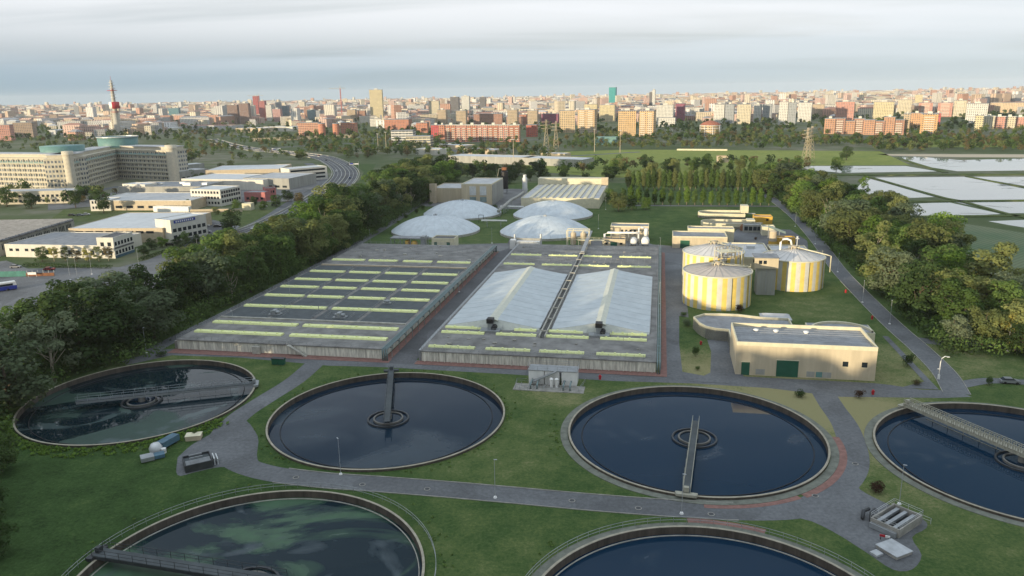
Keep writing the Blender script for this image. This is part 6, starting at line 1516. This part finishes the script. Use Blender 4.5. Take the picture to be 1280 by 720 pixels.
blk('viaduct', 'long pale low viaduct wall beyond the highway', (315, 177), (440, 172), 6, 5, 'beige', 'roof_pale')
for i, (u0, u1, v, c) in enumerate(((150, 175, 167, 'beige'), (178, 216, 165, WL), (232, 290, 162, 'roof_pale'), (295, 330, 166, 'beige'), (330, 366, 164, WL), (60, 110, 168, 'roof_pale'), (112, 134, 164, 'beige'))):
    blk('warehouse', f'{ordw(i+1)} of the wide pale low warehouses listed along the left skyline foot', (u0, v), (u1, v), 40, 9, c, 'roof_white' if i % 2 else 'roof_red' if i in (2,) else 'roof_pale')
# anonymous city: the nearer blocks singly, the rest as one mass
def cityfac():
    k = NT('city_wall'); v = k.add('ShaderNodeAttribute', attribute_name='tint'); g = k.add('ShaderNodeNewGeometry'); sn = k.add('ShaderNodeSeparateXYZ'); k.link(g.outputs['Normal'], sn.inputs[0])
    sp = k.add('ShaderNodeSeparateXYZ'); k.link(k.coord(), sp.inputs[0]); h = k.math('ADD', sp.outputs[0], sp.outputs[1])
    a = k.math('LESS_THAN', k.math('FRACT', k.math('DIVIDE', h, 4.2)), .45); b = k.math('LESS_THAN', k.math('ABSOLUTE', k.math('SUBTRACT', k.math('FRACT', k.math('DIVIDE', sp.outputs[2], 3.1)), .5)), .24)
    up = k.math('LESS_THAN', k.math('ABSOLUTE', sn.outputs[2]), .5); k.base(k.mix(k.math('MULTIPLY', k.math('MULTIPLY', a, b), up), v.outputs['Color'], (.07, .075, .08))); k.rough(.85); return k.m
M['city'] = cityfac()
rg = random.Random(21)
PALW = [(.62,.59,.52), (.60,.55,.44), (.66,.65,.62), (.52,.40,.30), (.48,.29,.22), (.62,.54,.40), (.46,.46,.45), (.58,.42,.36)]
PALR = [(.30,.16,.12), (.34,.20,.15), (.34,.32,.30), (.46,.46,.45), (.33,.19,.15), (.28,.28,.28)]
def excluded(x, y):
    u, v = row_of(x, y, 0)
    if u < -60 or u > 1340: return True
    lim = 176 if u < 130 else 168 if u < 300 else 160 if u < 480 else 170 if u < 540 else 157 if u < 760 else 152 if u < 1010 else 150
    if v > lim: return True
    if 230 < u < 340 and v > 158: return True
    if any(a < u < b and v > c for a, b, c in COLS): return True
    return any((x-a)**2+(y-b)**2 < r*r for a, b, r in RECT) or min((p-Vector((x, y))).length for p in HW[::4]) < 45
def cityblock(m, tint, x, y, w_, d, h, a, wc, rc, hip):
    c, s = cos(a), sin(a); P = [(x+i*w_/2*c-j*d/2*s, y+i*w_/2*s+j*d/2*c) for i, j in ((-1,-1),(1,-1),(1,1),(-1,1))]
    vs = [(*p, -.2) for p in P]+[(*p, h) for p in P]; fs = [(0,1,5,4),(1,2,6,5),(2,3,7,6),(3,0,4,7)]; t_ = [wc]*4
    if hip:
        r_ = max(.2, .5-d/w_*.5) if w_ > d else .05; q = [(x+i*w_*r_*c, y+i*w_*r_*s, h+min(w_, d)*.22) for i in (-1, 1)]
        vs += q; fs += [(4,5,9,8),(5,6,9),(6,7,8,9),(7,4,8)]; t_ += [rc]*4
    else: fs += [(4,5,6,7)]; t_ += [rc]
    m.add(vs, fs); tint += t_
def finish(m, tint, name, par=None):
    me = bpy.data.meshes.new(name); me.from_pydata(m.v, [], m.f); me.materials.append(M['city'])
    at_ = me.attributes.new('tint', 'FLOAT_COLOR', 'FACE'); at_.data.foreach_set('color', [c for t_ in tint for c in (*t_, 1)]); me.update()
    o = bpy.data.objects.new(name, me); COL.objects.link(o)
    if par: o.parent = par
    return o
LM = [(100, 'far left edge'), (200, 'telecom tower'), (290, 'unfinished towers'), (380, 'red and white towers'), (460, 'crane mast'), (520, 'tall cream tower'), (600, 'dark brown tower'), (690, 'long orange row'), (760, 'cream twin towers'), (800, 'teal glass tower'), (860, 'purple block'), (940, 'round red-roofed block'), (1020, 'whitish tower row'), (1100, 'long brick complex'), (1180, 'pinkish towers'), (1400, 'long terrace at right')]
PN = {0: 'pale stone', 1: 'cream', 2: 'white', 3: 'tan', 4: 'brick', 5: 'yellowish', 6: 'grey', 7: 'pink'}
near = []
while len(near) < 230:
    d = rg.uniform(1100, 2900); u = rg.uniform(-10, 1290); x = (u-640)/FPX*d*1.03; y = d
    if excluded(x, y) or any((x-a)**2+(y-b)**2 < 38**2 for a, b in near): continue
    near.append((x, y))
for x, y in near:
    u = row_of(x, y, 0)[0]; ci = rg.choice((0, 1, 2, 3, 4, 5, 6, 7)); wc = PALW[ci]; ri = rg.randrange(6); rc = PALR[ri]; big = rg.random() < .3
    w_, dd, h = (rg.uniform(26, 55), rg.uniform(12, 18), rg.uniform(13, 21)) if big else (rg.uniform(12, 30), rg.uniform(11, 18), rg.uniform(7, 15))
    hip = rg.random() < .6; m = MB(); ti = []; cityblock(m, ti, 0, 0, w_, dd, h, 0, wc, rc, hip)
    o = finish(m, ti, 'apartment_block' if big else 'town_house'); o.location = (x, y, 0); o.rotation_euler = (0, 0, rg.choice((-.2, .1, .3, 1.3, -.4)))
    lmk = next(s for b, s in LM if u < b)
    dist = 'just behind' if y < 1500 else 'well behind' if y < 2100 else 'far behind'
    if lmk in ('far left edge',): dist = {'just behind': 'nearer at', 'well behind': 'farther at', 'far behind': 'farthest at'}[dist]
    tag(o, f'{"long" if big else "small"} {PN[ci]} building with {"hipped" if hip else "flat"} {("dark red", "red", "brown", "pale", "red", "dark")[ri]} roof {dist} the {lmk}', 'building' if big else 'house', 'city buildings near the '+lmk)
m = MB(); ti = []; wd2 = []
for _ in range(15000):
    d = 1500*math.exp(rg.random()**.9*math.log(6.2)); u = rg.uniform(-70, 1350); x = (u-640)/FPX*d*1.03; y = d
    if excluded(x, y): continue
    park = sin(x*.0031+2)*sin(y*.0023+1)+.4*sin(x*.011)*sin(y*.009)
    if park > .55: continue
    wc = rg.choice(PALW); rc = rg.choice(PALR); k_ = rg.random(); f = 1+max(0, d-3000)/6000
    if k_ < .035: w_, dd, h = rg.uniform(16, 30), rg.uniform(14, 20), rg.uniform(28, 48)
    elif k_ < .35: w_, dd, h = rg.uniform(30, 70)*f, rg.uniform(12, 20), rg.uniform(14, 24)
    else: w_, dd, h = rg.uniform(12, 28)*f, rg.uniform(10, 18), rg.uniform(7, 15)
    cityblock(m, ti, x, y, w_, dd, h, rg.uniform(-.5, .5)+rg.choice((0, 1.57)), wc, rc, k_ > .3 and rg.random() < .7)
tag(finish(m, ti, 'distant_city'), kind='stuff')
for _ in range(3000):
    d = 1250*math.exp(rg.random()**1.3*math.log(5)); u = rg.uniform(-40, 1320); x = (u-640)/FPX*d*1.03; y = d
    u_, v_ = row_of(x, y, 0)
    if any((x-a)**2+(y-b)**2 < (r*.7)**2 for a, b, r in RECT) or min((p-Vector((x, y))).length for p in HW[::4]) < 40: continue
    if v_ > 178: continue
    wd2.append((x, y))
woodland('woodland', wd2, (8, 15), 56, 1.5, ('dark green', 'dark green', 'mid green', 'olive'), 6)
# clutter of the industrial side: more trees, hedges and parked vehicles
for i, (u, v, h, c) in enumerate(((235, 262, 7, 'dark green'), (330, 262, 6, 'mid green'), (296, 262, 7, 'mid green'), (232, 303, 6, 'mid green'), (222, 307, 5, 'dark green'), (190, 312, 6, 'dark green'), (203, 309, 6, 'bright green'), (180, 320, 5, 'dark green'), (246, 305, 5, 'dark green'), (270, 268, 5, 'olive'), (254, 227, 8, 'dark green'), (240, 224, 9, 'mid green'), (20, 300, 6, 'dark green'))):
    tree('small_tree', ('dark small tree beside the white office block corner', 'small tree on the bare verge by the cream hut', 'small tree between the pink workshop and field wall', 'small tree in front of the three-storey block', 'low dark tree at the three-storey block entrance', 'dark tree between the glazed office and warehouse', 'bright small tree against the warehouse wall', 'low dark tree at the glazed office corner', 'low dark tree at the car park entrance', 'olive shrub-like tree on the mown field', 'dark tree right of the office complex tower', 'tree just behind the office complex tower', 'small dark tree beside the ribbed factory wall')[i], *at(u, v), h, 'wide', c, None, 1.2)
for i, (u, v, r, c, lb) in enumerate(((296, 300, .7, WH, 'white car leaving the car park on the industrial road'), (140, 366, .1, GR, 'grey car on the industrial road left of the trees'), (376, 248, 1., WH, 'white van-like car on the service road by the trees'), (399, 240, 1.2, WH, 'white car on the service road near the sign'), (62, 338, .1, RD, 'red car in the yard behind the screen fence'), (20, 335, .1, GR, 'grey car in the yard left of the red car'), (330, 259, .2, WH, 'white car beside the pink workshop'), (343, 257, .2, GR, 'grey car beside the dark red building'))):
    car(lb, (*at(u, v), .07), r, c, 'cars on the industrial side')
for i, (u, v, h) in enumerate(((-22, 640, 9), (-14, 700, 9), (2, 590, 8))):
    tree('broadleaf_tree', ('dark tree cut by the left edge above the bottom corner', 'dark tree in the bottom left corner of the photo', 'dark tree at the left edge just below the far left tank')[i], *at(u, v), h, 'wide', 'dark green', None, 1.1)
